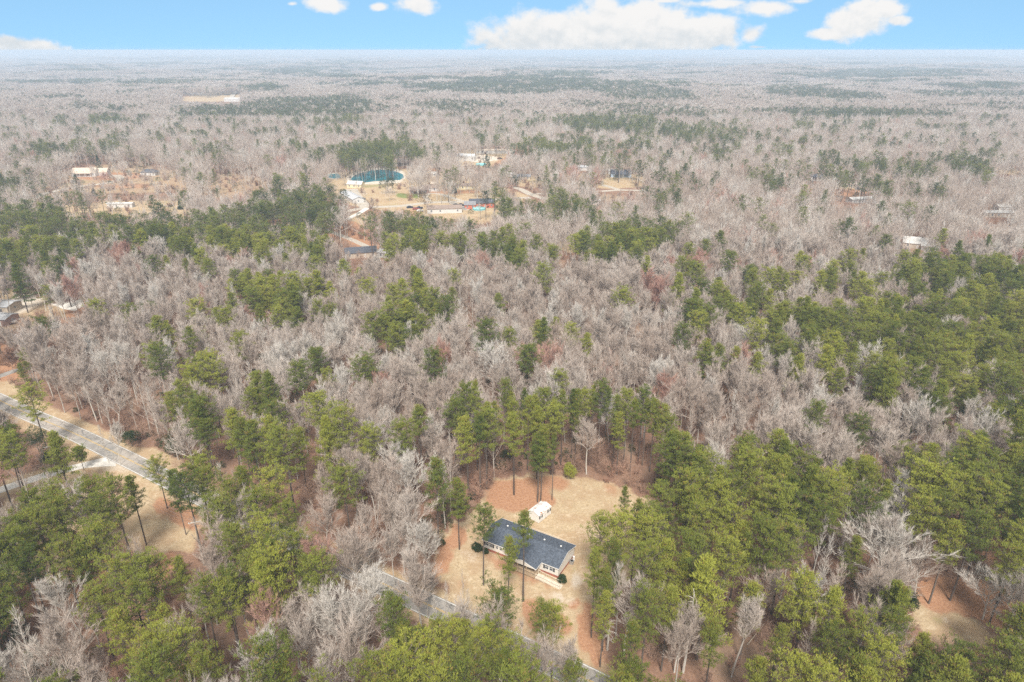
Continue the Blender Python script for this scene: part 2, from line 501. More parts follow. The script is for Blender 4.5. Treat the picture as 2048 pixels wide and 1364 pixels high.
def cone_evergreen(h=10.0, rad=2.6, lod=0, seed=0):
    random.seed(seed); T = MB(); K = MB()
    T.tube((0, 0, -.2), (0, 0, h * .9), .16, .04, 6)
    n = int((330, 170, 60)[lod])
    for i in range(n):
        t = random.random() ** 1.3; az = rnd(0, 6.28); z = h * (.06 + .9 * t)
        rr = rad * (1 - t) ** .75 * rnd(.7, 1.1)
        puff(K, Vector((math.cos(az) * rr, math.sin(az) * rr, z)), rad * .2 * (1 - t * .5), (6, 5, 3)[lod], (.35, .5, .8)[lod], (.1, .18, .35)[lod], rnd(.2, .8))
        if i % 4 == 0: puff(K, Vector((math.cos(az) * rr * .5, math.sin(az) * rr * .5, z)), rad * .2, 3, .5, .16, .3)
    return T, K

def bushy_tree(h=6.0, rad=2.4, lod=0, seed=0):
    """low evergreen of several uneven leafy heads"""
    random.seed(seed); T = MB(); K = MB(); T.tube((0, 0, -.2), (0, 0, h * .6), .12, .05, 6)
    for j in range(5):
        az = rnd(0, 6.28); q = Vector((math.cos(az) * rad * rnd(.1, .55), math.sin(az) * rad * rnd(.1, .55), h * rnd(.35, .72))); rr = rad * rnd(.4, .65); rz = h * rnd(.22, .32)
        for i in range(int((46, 26, 10)[lod])):
            a2 = rnd(0, 6.28); e2 = math.asin(rnd(-.5, 1)); c = q + Vector((math.cos(a2) * math.cos(e2) * rr, math.sin(a2) * math.cos(e2) * rr, math.sin(e2) * rz)) * rnd(.8, 1.05)
            puff(K, c, rad * .13 + .1, (7, 5, 3)[lod], (.22, .4, .8)[lod], (.09, .18, .35)[lod], rnd(.1, .9), flat=.9)
    return T, K

def shrub(h=1.6, seed=0, twiggy=False):
    random.seed(seed); K = MB()
    if twiggy:
        for i in range(15):
            d = Vector((rnd(-.6, .6), rnd(-.6, .6), 1)).normalized(); p = Vector((rnd(-.8, .8), rnd(-.8, .8), -.1)); L = h * rnd(.6, 1)
            for k in range(4):
                q = p + d * L / 4; K.ribbon(p, q + d * .2, .075, 0, rnd(0, 1))
                for _ in range(7):
                    dt = rotdir(d, rnd(.3, 1.1), rnd(0, 6.28)); K.ribbon(p.lerp(q, random.random()), p + dt * rnd(.5, 1.2) * max(.5, h / 3), .05, 0, rnd(0, 1))
                p = q; d = (d + Vector((rnd(-.2, .2), rnd(-.2, .2), .1))).normalized()
    else:
        for i in range(26):
            az = rnd(0, 6.28); e = math.asin(random.random()); c = Vector((math.cos(az) * math.cos(e) * h * .55, math.sin(az) * math.cos(e) * h * .55, h * .15 + math.sin(e) * h * .75))
            puff(K, c, h * .2, 9, .16 + h * .05, .09, rnd(.1, .9), flat=1)
    return K

def merged(name, T, K, mt, mk):
    """trunk and crown as one mesh (for the far, uncountable forest)"""
    B = MB(); B.v = list(T.v) + list(K.v); n = len(T.v)
    B.f = list(T.f) + [tuple(i + n for i in f) for f in K.f]
    mats = [mt] + mk
    B.m = [0] * len(T.f) + [m + 1 for m in K.m]; B.t = list(T.t) + list(K.t)
    return B, mats

PINES = []   # (T, K, nominal h, radius)
pspec = [(22, 4.6, .50, 0), (23, 5.0, .55, 2), (21, 4.3, .42, 0), (24, 4.8, .60, 2), (20, 4.0, .38, 1), (22, 5.2, .50, 2), (18, 4.0, .45, 0), (23, 3.6, .62, 0), (16, 3.7, .25, 1), (21, 5.6, .48, 2)]
BARES = []
bspec = [(18, .75, .40, 0), (19, .5, .45, 0), (17, 1.15, .35, 0), (18, .35, .5, 1), (20, 1.0, .42, 0), (16, 1.1, .30, 0), (0, 0, 0, 2), (0, 0, 0, 3), (15, .5, .38, 1)]
def make_variants(lod):
    P = []; B = []
    for i, (h, r, b, s) in enumerate(pspec):
        T, K = pine_tree(h, r, b, lod, 100 + i, 1.0 if i != 7 else .6, s); P.append((T, K, h, r))
    for i, (h, s, f, k) in enumerate(bspec):
        if k == 2: T, K = spindly_tree(18, lod, 300 + i); h, s = 18, .5
        elif k == 3: T, K = spindly_tree(16, lod, 300 + i, .26); h, s = 16, .6
        else: T, K = bare_tree(h, s, f, lod, 200 + i, k == 1)
        B.append((T, K, h, s))
    return P, B
PINE0, BARE0 = make_variants(0)
import sys, time
_t0 = time.perf_counter()
print('tris pine', [len(k.f) for _, k, _, _ in PINE0], 'bare', [len(k.f) for _, k, _, _ in BARE0])

# ------------------------------------------------------------------ the ground
ROAD_PX = [(-500, 610), (-200, 715), (-60, 775), (0, 801), (50, 825), (110, 850), (169, 876), (287, 934), (401, 992), (595, 1085), (680, 1127), (810, 1188), (935, 1246), (1070, 1310), (1180, 1362), (1330, 1440), (1700, 1640)]
ROAD = [g(*p) for p in ROAD_PX]
LANE = [g(*p) for p in [(232, 918), (205, 924), (170, 930), (120, 942), (60, 960), (0, 980), (-80, 1008), (-250, 1060), (-500, 1150)]]
def smooth_line(pts, step=3.0):
    out = []
    n = len(pts)
    for i in range(n - 1):
        p0 = pts[max(0, i - 1)]; p1 = pts[i]; p2 = pts[i + 1]; p3 = pts[min(n - 1, i + 2)]
        k = max(1, int((p2 - p1).length / step))
        for j in range(k):
            t = j / k
            out.append(.5 * ((2 * p1) + (p2 - p0) * t + (2 * p0 - 5 * p1 + 4 * p2 - p3) * t * t + (3 * p1 - p0 - 3 * p2 + p3) * t ** 3))
    out.append(pts[-1].copy()); return out
ROADC = smooth_line(ROAD); LANEC = smooth_line(LANE)
def dist_line(x, y, pts):
    x = np.asarray(x, float); y = np.asarray(y, float); d = np.full(x.shape, 1e9)
    for a, b in zip(pts[:-1], pts[1:]):
        ex, ey = b.x - a.x, b.y - a.y; L = ex * ex + ey * ey
        if L < 1e-9: continue
        t = np.clip(((x - a.x) * ex + (y - a.y) * ey) / L, 0, 1)
        d = np.minimum(d, np.hypot(x - a.x - t * ex, y - a.y - t * ey))
    return d

# ground paint, polygons in photo pixels at ground level: (channel, amount, polygon); G grass tan, S sand/gravel, R red straw, V green
def EL(cx, cy, rx, ry, n=20, rot=0):
    return [(cx + rx * math.cos(a) * math.cos(rot) - ry * math.sin(a) * math.sin(rot), cy + rx * math.cos(a) * math.sin(rot) + ry * math.sin(a) * math.cos(rot)) for a in [6.2832 * i / n for i in range(n)]]
YARD = [(985, 958), (1060, 950), (1140, 955), (1240, 970), (1300, 1000), (1340, 1060), (1300, 1130), (1235, 1180), (1190, 1240), (1210, 1330), (1120, 1290), (1000, 1250), (905, 1190), (862, 1130), (868, 1075), (925, 1035), (965, 1000)]
PAINT = [
    ('G', 1, YARD), ('V', .32, EL(1160, 1020, 40, 8, rot=.5)), ('V', .3, EL(1110, 985, 30, 4)), ('V', .3, EL(900, 1130, 14, 16)),
    ('R', .9, [(978, 962), (1060, 956), (1100, 985), (1112, 1010), (1080, 1022), (1040, 1030), (985, 1012), (968, 1000)]),
    ('R', .8, EL(1095, 965, 55, 12)), ('R', .55, [(1190, 960), (1245, 975), (1240, 995), (1200, 985)]), ('R', .5, EL(1130, 975, 60, 8)), ('S', .4, EL(940, 1110, 26, 14)), ('S', .3, EL(1130, 1030, 55, 8, rot=.5)), ('V', .35, EL(1080, 1000, 22, 3)), ('V', .35, EL(1000, 1100, 30, 3, rot=.45)), ('V', .4, EL(1060, 1190, 26, 4)), ('V', .4, EL(945, 1020, 18, 6)),
    ('R', .85, [(905, 1055), (935, 1050), (930, 1085), (905, 1110), (880, 1165), (862, 1130), (872, 1085)]),
    ('R', .5, EL(925, 1170, 30, 12)),
    ('R', 1, [(1150, 1200), (1175, 1195), (1190, 1240), (1215, 1330), (1190, 1345), (1165, 1290), (1150, 1245)]),
    ('R', .85, [(1030, 1195), (1070, 1200), (1110, 1220), (1150, 1262), (1090, 1275), (1040, 1235)]),
    ('R', .7, [(960, 1100), (1050, 1140), (1112, 1172), (1110, 1182), (1040, 1160), (965, 1125)]),
    ('S', .55, EL(1152, 1160, 22, 20)), ('S', .6, EL(1085, 1188, 24, 6, rot=.2)), ('S', .7, EL(1130, 1196, 26, 8, rot=.1)), ('S', .45, EL(1158, 1212, 9, 16)),
    ('S', .35, EL(1190, 1060, 45, 25)), ('V', .7, EL(1142, 1143, 16, 6, rot=-.8)), ('V', .35, EL(1138, 1062, 14, 6)), ('V', .3, EL(990, 1030, 18, 5)), ('V', .3, EL(935, 1145, 16, 10)),
    # left field
    ('G', 1, [(-300, 1120), (0, 1010), (60, 985), (180, 945), (215, 938), (262, 952), (330, 985), (400, 1025), (400, 1100), (300, 1112), (240, 1130), (160, 1170), (60, 1180), (-300, 1300)]),
    ('R', .9, [(320, 985), (400, 1025), (392, 1062), (345, 1050), (300, 1020)]), ('V', .45, EL(50, 990, 60, 5, rot=-.3)),
    ('R', .9, [(150, 1120), (300, 1105), (360, 1110), (340, 1160), (200, 1190), (90, 1210), (0, 1225), (-200, 1260), (-200, 1180), (60, 1160)]),
    ('S', .5, [(200, 905), (262, 935), (250, 950), (180, 940)]),
    # verge of the road
    ('G', .9, [(0, 745), (60, 790), (140, 830), (215, 860), (262, 893), (300, 893), (345, 910), (372, 935), (330, 925), (290, 925), (200, 885), (110, 843), (50, 815), (0, 790), (-200, 700), (-200, 660)]),
    ('G', .8, [(680, 1130), (700, 1122), (760, 1150), (810, 1176), (870, 1200), (925, 1232), (990, 1262), (970, 1262), (810, 1192), (690, 1140)]),
    ('G', .6, [(10, 830), (60, 855), (130, 880), (190, 915), (150, 925), (120, 905), (50, 870)]),
    ('G', .7, [(1080, 1300), (1130, 1322), (1200, 1350), (1300, 1400), (1280, 1420), (1100, 1325)]),
    # clearing lower right
    ('R', .9, [(1830, 1160), (1930, 1150), (2048, 1120), (2200, 1130), (2200, 1260), (2048, 1270), (1960, 1240), (1870, 1225), (1820, 1200)]),
    ('G', .9, [(1800, 1200), (1850, 1200), (1920, 1230), (1985, 1270), (1960, 1300), (1900, 1310), (1860, 1290), (1820, 1250)]), ('V', .5, EL(1868, 1243, 26, 12)), ('S', .5, [(1840, 1208), (1900, 1235), (1995, 1275), (1985, 1282), (1890, 1245), (1838, 1214)]),
    ('R', .8, EL(2000, 1100, 60, 24)), ('R', .6, EL(1660, 1235, 60, 14)),
    # left yard with sheds
    ('G', .95, [(-80, 555), (60, 552), (150, 560), (200, 580), (205, 605), (160, 625), (60, 655), (0, 665), (-80, 670)]), ('S', .6, [(0, 600), (60, 590), (100, 595), (60, 625), (0, 640)]), ('S', .7, [(30, 585), (90, 585), (80, 605), (20, 615)]), ('S', .9, [(100, 598), (150, 590), (178, 605), (150, 622), (105, 612)]),
    ('R', 1, [(-80, 690), (60, 690), (70, 720), (40, 760), (-80, 760)]), ('R', .8, [(120, 600), (240, 600), (230, 625), (130, 640)]), ('R', .7, EL(360, 665, 30, 14)),
    # upper left yards
    ('G', .55, [(55, 385), (80, 352), (150, 340), (260, 318), (320, 335), (375, 345), (385, 378), (300, 388), (150, 388), (80, 415), (50, 415)]), ('R', .8, EL(215, 352, 75, 9)), ('S', .6, EL(235, 353, 30, 4)),
    ('G', 1, [(70, 425), (110, 412), (230, 402), (390, 402), (400, 425), (380, 445), (260, 440), (180, 432), (90, 440)]),
    ('G', .5, [(375, 350), (470, 345), (545, 360), (560, 392), (430, 398), (375, 392)]),
    ('R', .6, EL(250, 372, 70, 6)),
    # middle hamlet
    ('G', 1, [(640, 350), (700, 342), (760, 335), (900, 345), (1000, 372), (1060, 392), (1010, 420), (975, 450), (900, 440), (840, 430), (760, 420), (700, 410), (660, 380)]),
    ('S', .9, [(694, 366), (694, 354), (704, 347), (722, 342), (740, 337), (765, 335.5), (790, 337), (806, 342), (812, 350), (812, 358), (800, 366), (745, 369), (715, 370)]), ('S', .8, EL(667, 352, 17, 7)), ('R', 1, EL(878, 338, 30, 5)), ('V', .9, EL(815, 392, 28, 5)), ('V', .5, EL(745, 372, 30, 5)), ('R', .6, [(790, 415), (850, 420), (842, 436), (800, 430)]), ('R', .8, EL(900, 383, 70, 5)),
    ('G', .9, [(880, 318), (930, 300), (1010, 298), (1020, 312), (980, 335), (900, 330)]), ('S', 1, EL(955, 317, 45, 7)), ('R', .9, [(980, 330), (1015, 312), (1040, 318), (1010, 336)]), ('R', .9, [(1015, 298), (1050, 288), (1060, 300), (1020, 306)]),
    ('R', .95, [(640, 440), (700, 440), (760, 470), (790, 500), (730, 505), (690, 480), (640, 470)]), ('G', .8, [(700, 425), (740, 428), (760, 455), (720, 465), (690, 450)]),
    ('R', .8, EL(560, 445, 40, 8)), ('G', .6, EL(560, 435, 40, 4)),
    ('G', 1, [(1090, 350), (1220, 345), (1292, 350), (1290, 372), (1230, 378), (1120, 372)]), ('R', .4, EL(1130, 355, 30, 5)),
    ('G', .8, [(1040, 350), (1100, 350), (1110, 368), (1060, 378), (1035, 370)]), ('G', .5, EL(1180, 395, 80, 10)),
    ('G', 1, [(1060, 476), (1110, 480), (1162, 498), (1150, 506), (1100, 496), (1060, 488)]), ('G', .8, EL(1180, 512, 25, 6)),
    ('G', 1, [(1940, 336), (2060, 338), (2060, 350), (1985, 348)]), ('G', .7, EL(1640, 352, 28, 4)), ('G', .9, EL(1700, 373, 45, 8)), ('R', .7, EL(1690, 385, 50, 8)), ('R', .7, EL(1760, 400, 20, 10)), ('R', .6, EL(1830, 505, 80, 12)), ('G', .6, EL(1930, 430, 40, 12)), ('S', .7, EL(1710, 372, 20, 3)),
    # far fields
    ('G', 1, [(360, 196), (410, 186), (478, 178), (482, 198), (430, 204), (365, 203)]), ('R', .5, EL(440, 187, 30, 2)), ('G', .8, EL(800, 158, 30, 3)), ('S', .5, EL(165, 247, 16, 2)), ('S', .4, EL(60, 225, 40, 1.2)),
]
def build_ground():
    rad = [0.0, 8, 16, 24, 32, 40]
    while rad[-1] < 1700: rad.append(rad[-1] + max(1.1, rad[-1] * .0085))
    while rad[-1] < 60000: rad.append(rad[-1] * 1.035)
    rad = np.array(rad)
    az = np.concatenate([np.radians(np.arange(-50, 50, .22)), np.radians(np.arange(50, 310, 4.0))])
    nr, na = len(rad), len(az)
    RR, AA = np.meshgrid(rad, az, indexing='ij')
    x = (RR * np.sin(AA)).ravel(); y = (RR * np.cos(AA)).ravel()
    z = terrain(x, y) + np.where(np.hypot(x, y) < 700, 0, 0)
    co = np.stack([x, y, z], 1).astype(np.float32)
    i = np.arange(nr - 1)[:, None] * na; j = np.arange(na)[None, :]; j2 = (j + 1) % na
    f = np.stack([i + j, i + na + j, i + na + j2, i + j2], -1).reshape(-1, 4)[:, ::-1]
    me = bpy.data.meshes.new('ground')
    me.vertices.add(len(co)); me.vertices.foreach_set('co', co.ravel())
    me.loops.add(f.size); me.loops.foreach_set('vertex_index', f.ravel().astype(np.int32))
    me.polygons.add(len(f)); me.polygons.foreach_set('loop_start', np.arange(0, f.size, 4, dtype=np.int32)); me.polygons.foreach_set('loop_total', np.full(len(f), 4, np.int32))
    me.update(calc_edges=True)
    # paint
    px, py = proj(x, y, z)
    vis = (y > 20)
    jx = 7 * wnoise(x, y, 9, 1) + 5 * wnoise(x, y, 3.7, 2); jy = (3 * wnoise(x, y, 8, 3) + 2 * wnoise(x, y, 3.1, 4))
    sc = np.clip(200 / np.maximum(np.hypot(x, y), 60), .06, 1.5)
    px2, py2 = px + jx * sc * 1.3, py + jy * sc * 1.3
    ch = {k: np.zeros(len(x)) for k in 'GSRV'}
    for k, a, poly in PAINT:
        P = np.array(poly); m = vis & (px2 > P[:, 0].min() - 2) & (px2 < P[:, 0].max() + 2) & (py2 > P[:, 1].min() - 2) & (py2 < P[:, 1].max() + 2)
        idx = np.nonzero(m)[0]
        if len(idx) == 0: continue
        ins = inpoly(px2[idx], py2[idx], poly); ii = idx[ins]
        ch[k][ii] = np.maximum(ch[k][ii], a)
        if k == 'R': ch['S'][ii] *= .3
    near = np.nonzero((np.hypot(x, y) < 700) & vis)[0]
    dr = dist_line(x[near], y[near], ROADC); ch['S'][near] = np.maximum(ch['S'][near], .35 * np.clip(1 - (dr - 2.9) / .6, 0, 1))
    ch['G'][near] = np.maximum(ch['G'][near], .7 * np.clip(1 - (dr - 4) / 1.5, 0, 1))
    dl = dist_line(x[near], y[near], LANEC); ch['G'][near] = np.maximum(ch['G'][near], .9 * np.clip(1 - (dl - 3) / 2.0, 0, 1))
    colr = np.stack([ch['G'], ch['S'], ch['R'], ch['V']], 1).astype(np.float32)
    # soften: average with neighbours on the grid
    cg = colr.reshape(nr, na, 4)
    for _ in range(2): cg[1:-1, 1:450] = (cg[1:-1, 1:450] * 2 + cg[:-2, 1:450] + cg[2:, 1:450] + cg[1:-1, 0:449] + cg[1:-1, 2:451]) / 6
    at = me.color_attributes.new('zone', 'FLOAT_COLOR', 'POINT'); at.data.foreach_set('color', cg.reshape(-1))
    m, N = mat('ground')
    a = N.n('ShaderNodeAttribute', attribute_name='zone')
    sp = N.n('ShaderNodeSeparateColor'); N.l(a.outputs['Color'], sp.inputs[0])
    tc = N.n('ShaderNodeTexCoord'); P = tc.outputs['Object']
    n1 = N.noise(.16, P, 6, .65); n2 = N.noise(1.7, P, 5, .7); n3 = N.noise(.035, P, 4, .6); n4 = N.noise(6.0, P, 3, .7)
    mixn = N.m('ADD', N.m('MULTIPLY', n2, .6), N.m('MULTIPLY', n4, .4))
    litter = N.mix(N.ramp(n1, .35, .65), (.25, .145, .10), (.34, .21, .145))
    litter = N.mix(N.ramp(mixn, .38, .62), N.mix(.5, litter, (.10, .06, .045)), litter)
    litter = N.mix(N.m('MULTIPLY', N.ramp(n3, .5, .7), .5), litter, (.30, .235, .17))
    red = N.mix(N.ramp(mixn, .35, .65), (.30, .15, .085), (.46, .27, .165))
    tan = N.mix(N.ramp(mixn, .34, .66), (.32, .235, .14), (.56, .445, .295))
    tan = N.mix(N.m('MULTIPLY', N.ramp(N.m('ADD', N.m('MULTIPLY', n1, .7), N.m('MULTIPLY', n2, .3)), .44, .56), .6), tan, (.37, .25, .15))
    n6 = N.noise(.5, P, 6, .75); tan = N.mix(N.m('MULTIPLY', N.ramp(n6, .52, .66), .5), tan, (.62, .52, .38))
    tan = N.mix(N.m('MULTIPLY', N.ramp(n3, .55, .7), .35), tan, (.27, .26, .11))
    sand = N.mix(N.ramp(n1, .3, .7), (.50, .43, .35), (.68, .62, .54))
    grn = N.mix(N.ramp(n2, .3, .7), (.13, .17, .05), (.24, .26, .09))
    def soft(v): return N.ramp(N.m('ADD', v, N.m('MULTIPLY', N.m('SUBTRACT', mixn, .5), .9)), .25, .75)
    c = N.mix(soft(sp.outputs[0]), litter, tan)
    c = N.mix(soft(sp.outputs[2]), c, red)
    c = N.mix(soft(a.outputs['Alpha']), c, grn)
    c = N.mix(soft(sp.outputs[1]), c, sand)
    finish(N, c, .95, .1, bump=mixn, bstr=.6, bdist=.12)
    me.materials.append(m)
    o = bpy.data.objects.new('ground', me); C.objects.link(o); o['kind'] = 'structure'
    return o
build_ground()

# ------------------------------------------------------------------ roads
def ribbon_mesh(name, pts, w, z, m, lo=None, hi=None, off=0.0, dash=None):
    B = MB(); n = len(pts); L = 0
    for i in range(n):
        a = pts[max(0, i - 1)]; b = pts[min(n - 1, i + 1)]; t = (b - a); t.z = 0; t.normalize(); nn = Vector((-t.y, t.x, 0))
        c = pts[i] + nn * off
        ww = w(i / (n - 1)) if callable(w) else w
        B.v.append((c.x + nn.x * ww / 2, c.y + nn.y * ww / 2, z)); B.v.append((c.x - nn.x * ww / 2, c.y - nn.y * ww / 2, z))
    for i in range(n - 1):
        B.f.append((2 * i + 1, 2 * i + 3, 2 * i + 2, 2 * i)); B.m.append(0); B.t.append(.5)
    o = B.build(name, m); o['kind'] = 'structure'; return o
def road_mat():
    m, N = mat('weathered asphalt'); tc = N.n('ShaderNodeTexCoord'); P = tc.outputs['Object']
    n1 = N.noise(.25, P, 6, .7); n2 = N.noise(2.5, P, 5, .7); n3 = N.noise(.06, P, 3)
    c = N.mix(N.ramp(n1, .35, .65), (.20, .19, .18), (.34, .32, .295))
    c = N.mix(N.m('MULTIPLY', N.ramp(n2, .4, .7), .4), c, (.42, .39, .35))
    c = N.mix(N.m('MULTIPLY', N.ramp(n3, .5, .62), .6), c, (.45, .40, .35))
    v = N.n('ShaderNodeTexVoronoi', feature='DISTANCE_TO_EDGE'); v.inputs['Scale'].default_value = .35; N.l(P, v.inputs['Vector'])
    c = N.mix(N.m('MULTIPLY', N.m('LESS_THAN', v.outputs[0], .02), .55), c, (.09, .09, .09))
    finish(N, c, .9, .2); return m
M['road'] = road_mat()
M['gravel'] = simple('pale gravel', (.66, .63, .58), .95, .16, .9)
M['gravel2'] = simple('far gravel drive', (.44, .395, .335), .95, .10, .3)
def paint_mat(name, col):
    m, N = mat(name); tc = N.n('ShaderNodeTexCoord')
    nz = N.noise(1.2, tc.outputs['Object'], 4, .7)
    finish(N, N.mix(N.ramp(nz, .32, .5), (.30, .28, .26), col), .8, .2); return m
M['white_line'] = paint_mat('worn white road paint', (.68, .67, .64)); M['yellow_line'] = paint_mat('worn yellow road paint', (.52, .36, .13))
ribbon_mesh('road', ROADC, 5.6, .012, M['road'])
for off in (2.55, -2.55): ribbon_mesh('road_marking', ROADC, .16, .017, M['white_line'], off=off)
for off in (.13, -.13): ribbon_mesh('road_marking', ROADC, .14, .017, M['yellow_line'], off=off)
ribbon_mesh('gravel_lane', LANEC, lambda t: 3.2 + 4.5 * max(0, 1 - t * 14) , .008, M['gravel'])
def far_road(name, px, w, z=.012, m='gravel2'): 
    return ribbon_mesh(name, smooth_line([g(*p) for p in px], 6), w, z, M[m])
far_road('hamlet_road', [(640, 455), (700, 478), (745, 498), (800, 520)], 4.0, .010)
far_road('hamlet_road', [(500, 438), (560, 433), (620, 430), (680, 425), (735, 415), (800, 412), (860, 405), (930, 403), (1000, 398), (1060, 395)], 6.5, .012)
far_road('hamlet_road', [(735, 416), (718, 400), (702, 378)], 9.0, .016)
far_road('hamlet_road', [(735, 416), (715, 428), (690, 440)], 4.0, .020, 'gravel')
far_road('hamlet_road', [(925, 402), (905, 396), (880, 388), (860, 386), (850, 392), (858, 402)], 4.0, .024)
far_road('hamlet_road', [(900, 404), (920, 412), (935, 420)], 5.0, .028)
far_road('hamlet_road', [(990, 360), (1010, 370), (1040, 378), (1060, 388), (1085, 396), (1105, 402)], 6.0, .018)
far_road('hamlet_road', [(1060, 388), (1120, 386), (1180, 384), (1240, 380), (1275, 381), (1340, 380)], 5.5, .022)
far_road('hamlet_road', [(1240, 380), (1220, 374), (1205, 370)], 5.0, .026)
far_road('curving_drive', [(50, 415), (62, 400), (80, 390), (105, 383), (140, 376), (180, 370), (215, 366), (240, 358), (232, 350)], 6.5, .012)
far_road('yard_drive', [(-60, 770), (0, 752), (28, 742), (60, 735)], 3.2, .010, 'road')
far_road('far_drive', [(460, 200), (466, 190), (472, 182)], 10, .3)

# ------------------------------------------------------------------ ponds
m, N = mat('pond water'); tc = N.n('ShaderNodeTexCoord'); nz = N.noise(.9, tc.outputs['Object'], 3)
finish(N, (.005, .20, .26), .08, .35, bump=nz, bstr=.12, bdist=.02); M['water'] = m
def sheet(name, poly_px, z, m):
    pts = [g(*p) for p in poly_px]; B = MB(); B.poly([(p.x, p.y, z) for p in pts]); o = B.build(name, m)
    o.data.flip_normals() if o.data.polygons[0].normal.z < 0 else None
    o['kind'] = 'structure'; return o
sheet('pond_water', [(704, 364), (702, 357), (709, 351), (722, 346), (740, 341), (760, 339.5), (780, 340.5), (795, 344), (806, 349), (808, 355), (800, 360), (770, 361), (745, 363), (725, 366)], .06, M['water'])
sheet('pond_water', [(655, 355), (654, 350), (662, 347.5), (675, 347.5), (681, 350), (680, 356), (668, 357)], .06, M['water'])

# ------------------------------------------------------------------ where the forest stands
CLEAR = [   # photo areas where the ground shows: no crown may cover them
    [(985, 962), (1060, 957), (1135, 958), (1230, 978), (1226, 1010), (1198, 1032), (1185, 1062), (1152, 1090), (1160, 1112), (1168, 1180), (1160, 1225), (1172, 1290), (1190, 1318), (1165, 1262), (1110, 1200), (1060, 1192), (1030, 1190), (950, 1200), (905, 1172), (874, 1130), (880, 1085), (925, 1052), (960, 1010)],
    [(0, 990), (60, 962), (120, 942), (180, 933), (230, 938), (262, 950), (235, 950), (180, 952), (120, 962), (60, 968), (0, 1010)],
    [(260, 1012), (330, 1022), (383, 1012), (383, 1080), (368, 1096), (300, 1104), (264, 1090)],
    [(0, 748), (50, 795), (110, 833), (170, 862), (230, 893), (300, 930), (310, 948), (240, 935), (150, 884), (60, 842), (20, 815), (0, 805)],
    [(0, 962), (60, 948), (120, 930), (200, 915), (230, 930), (200, 936), (120, 946), (60, 962), (0, 988)],
    [(225, 890), (262, 893), (300, 897), (345, 915), (350, 925), (300, 932), (250, 905)],
    [(320, 1000), (400, 1040), (385, 1050), (330, 1020)],
    [(660, 1125), (700, 1128), (760, 1158), (830, 1190), (870, 1215), (850, 1225), (800, 1195), (740, 1165), (680, 1140)],
    [(915, 1235), (955, 1252), (950, 1262), (915, 1245)], [(1110, 1318), (1190, 1350), (1210, 1364), (1180, 1364), (1110, 1330)],
    [(600, 1078), (640, 1098), (625, 1100), (600, 1088)],
    [(1840, 1195), (1900, 1210), (1960, 1225), (2005, 1262), (1985, 1290), (1930, 1285), (1880, 1250), (1845, 1225)], [(1880, 1190), (1940, 1160), (1985, 1180), (1990, 1235), (1950, 1215)],
    # middle distance
    [(75, 392), (100, 372), (148, 352), (155, 333), (215, 333), (262, 343), (280, 335), (322, 335), (330, 355), (365, 362), (368, 380), (300, 386), (150, 380), (100, 388), (66, 412), (50, 415)],
    [(105, 420), (150, 412), (225, 408), (345, 408), (385, 414), (375, 428), (345, 418), (230, 422), (140, 428)],
    [(445, 352), (500, 355), (540, 365), (520, 378), (430, 384), (400, 378)],
    [(650, 347), (690, 345), (702, 345), (740, 336), (795, 338), (812, 342), (812, 362), (792, 365), (830, 388), (880, 388), (950, 380), (985, 390), (975, 400), (1000, 404), (975, 438), (930, 430), (870, 432), (840, 425), (780, 416), (740, 424), (705, 418), (692, 398), (680, 372), (650, 362)],
    [(795, 318), (820, 320), (816, 330), (795, 330)], [(912, 305), (930, 300), (965, 300), (1010, 297), (1016, 310), (1000, 325), (960, 330), (925, 318)], [(855, 333), (885, 330), (885, 342), (860, 343)],
    [(1215, 342), (1258, 342), (1292, 352), (1290, 372), (1215, 374), (1195, 356)], [(1060, 352), (1095, 356), (1090, 366), (1062, 366)], [(1160, 378), (1220, 374), (1290, 380), (1250, 386), (1180, 384)], [(1000, 368), (1050, 380), (1100, 398), (1085, 402), (1040, 390), (990, 372)],
    [(1105, 482), (1130, 486), (1158, 496), (1155, 506), (1130, 500)], [(645, 445), (680, 452), (740, 482), (760, 495), (742, 512), (700, 508), (710, 492), (660, 468)], [(690, 432), (725, 432), (745, 445), (700, 450)], [(530, 434), (580, 434), (580, 442), (540, 446)],
    [(0, 585), (60, 588), (90, 590), (100, 602), (150, 592), (178, 606), (150, 622), (100, 612), (60, 612), (30, 640), (0, 648)], [(0, 700), (50, 700), (55, 725), (20, 745), (0, 755)],
    [(1618, 348), (1642, 348), (1642, 362), (1618, 362)], [(1680, 368), (1720, 366), (1725, 376), (1700, 392), (1740, 385), (1740, 402), (1700, 410), (1668, 400), (1668, 380)],
    [(1838, 1205), (1850, 1160), (1985, 1150), (2015, 1185), (1995, 1235), (2008, 1285), (1960, 1296), (1890, 1262), (1845, 1235)],
    [(1968, 408), (2022, 408), (2022, 437), (1968, 437)], [(1812, 473), (1850, 473), (1866, 500), (1812, 495)], [(1985, 338), (2048, 340), (2048, 348), (1990, 346)], [(290, 660), (316, 660), (316, 675), (290, 675)], [(205, 560), (216, 560), (216, 570), (205, 570)],
    [(360, 182), (415, 186), (470, 178), (486, 184), (478, 205), (440, 205), (362, 203)], [(780, 155), (832, 152), (832, 162), (784, 164)],
    [(30, 224), (62, 224), (62, 228), (30, 228)], [(148, 244), (182, 244), (182, 250), (148, 250)],
]
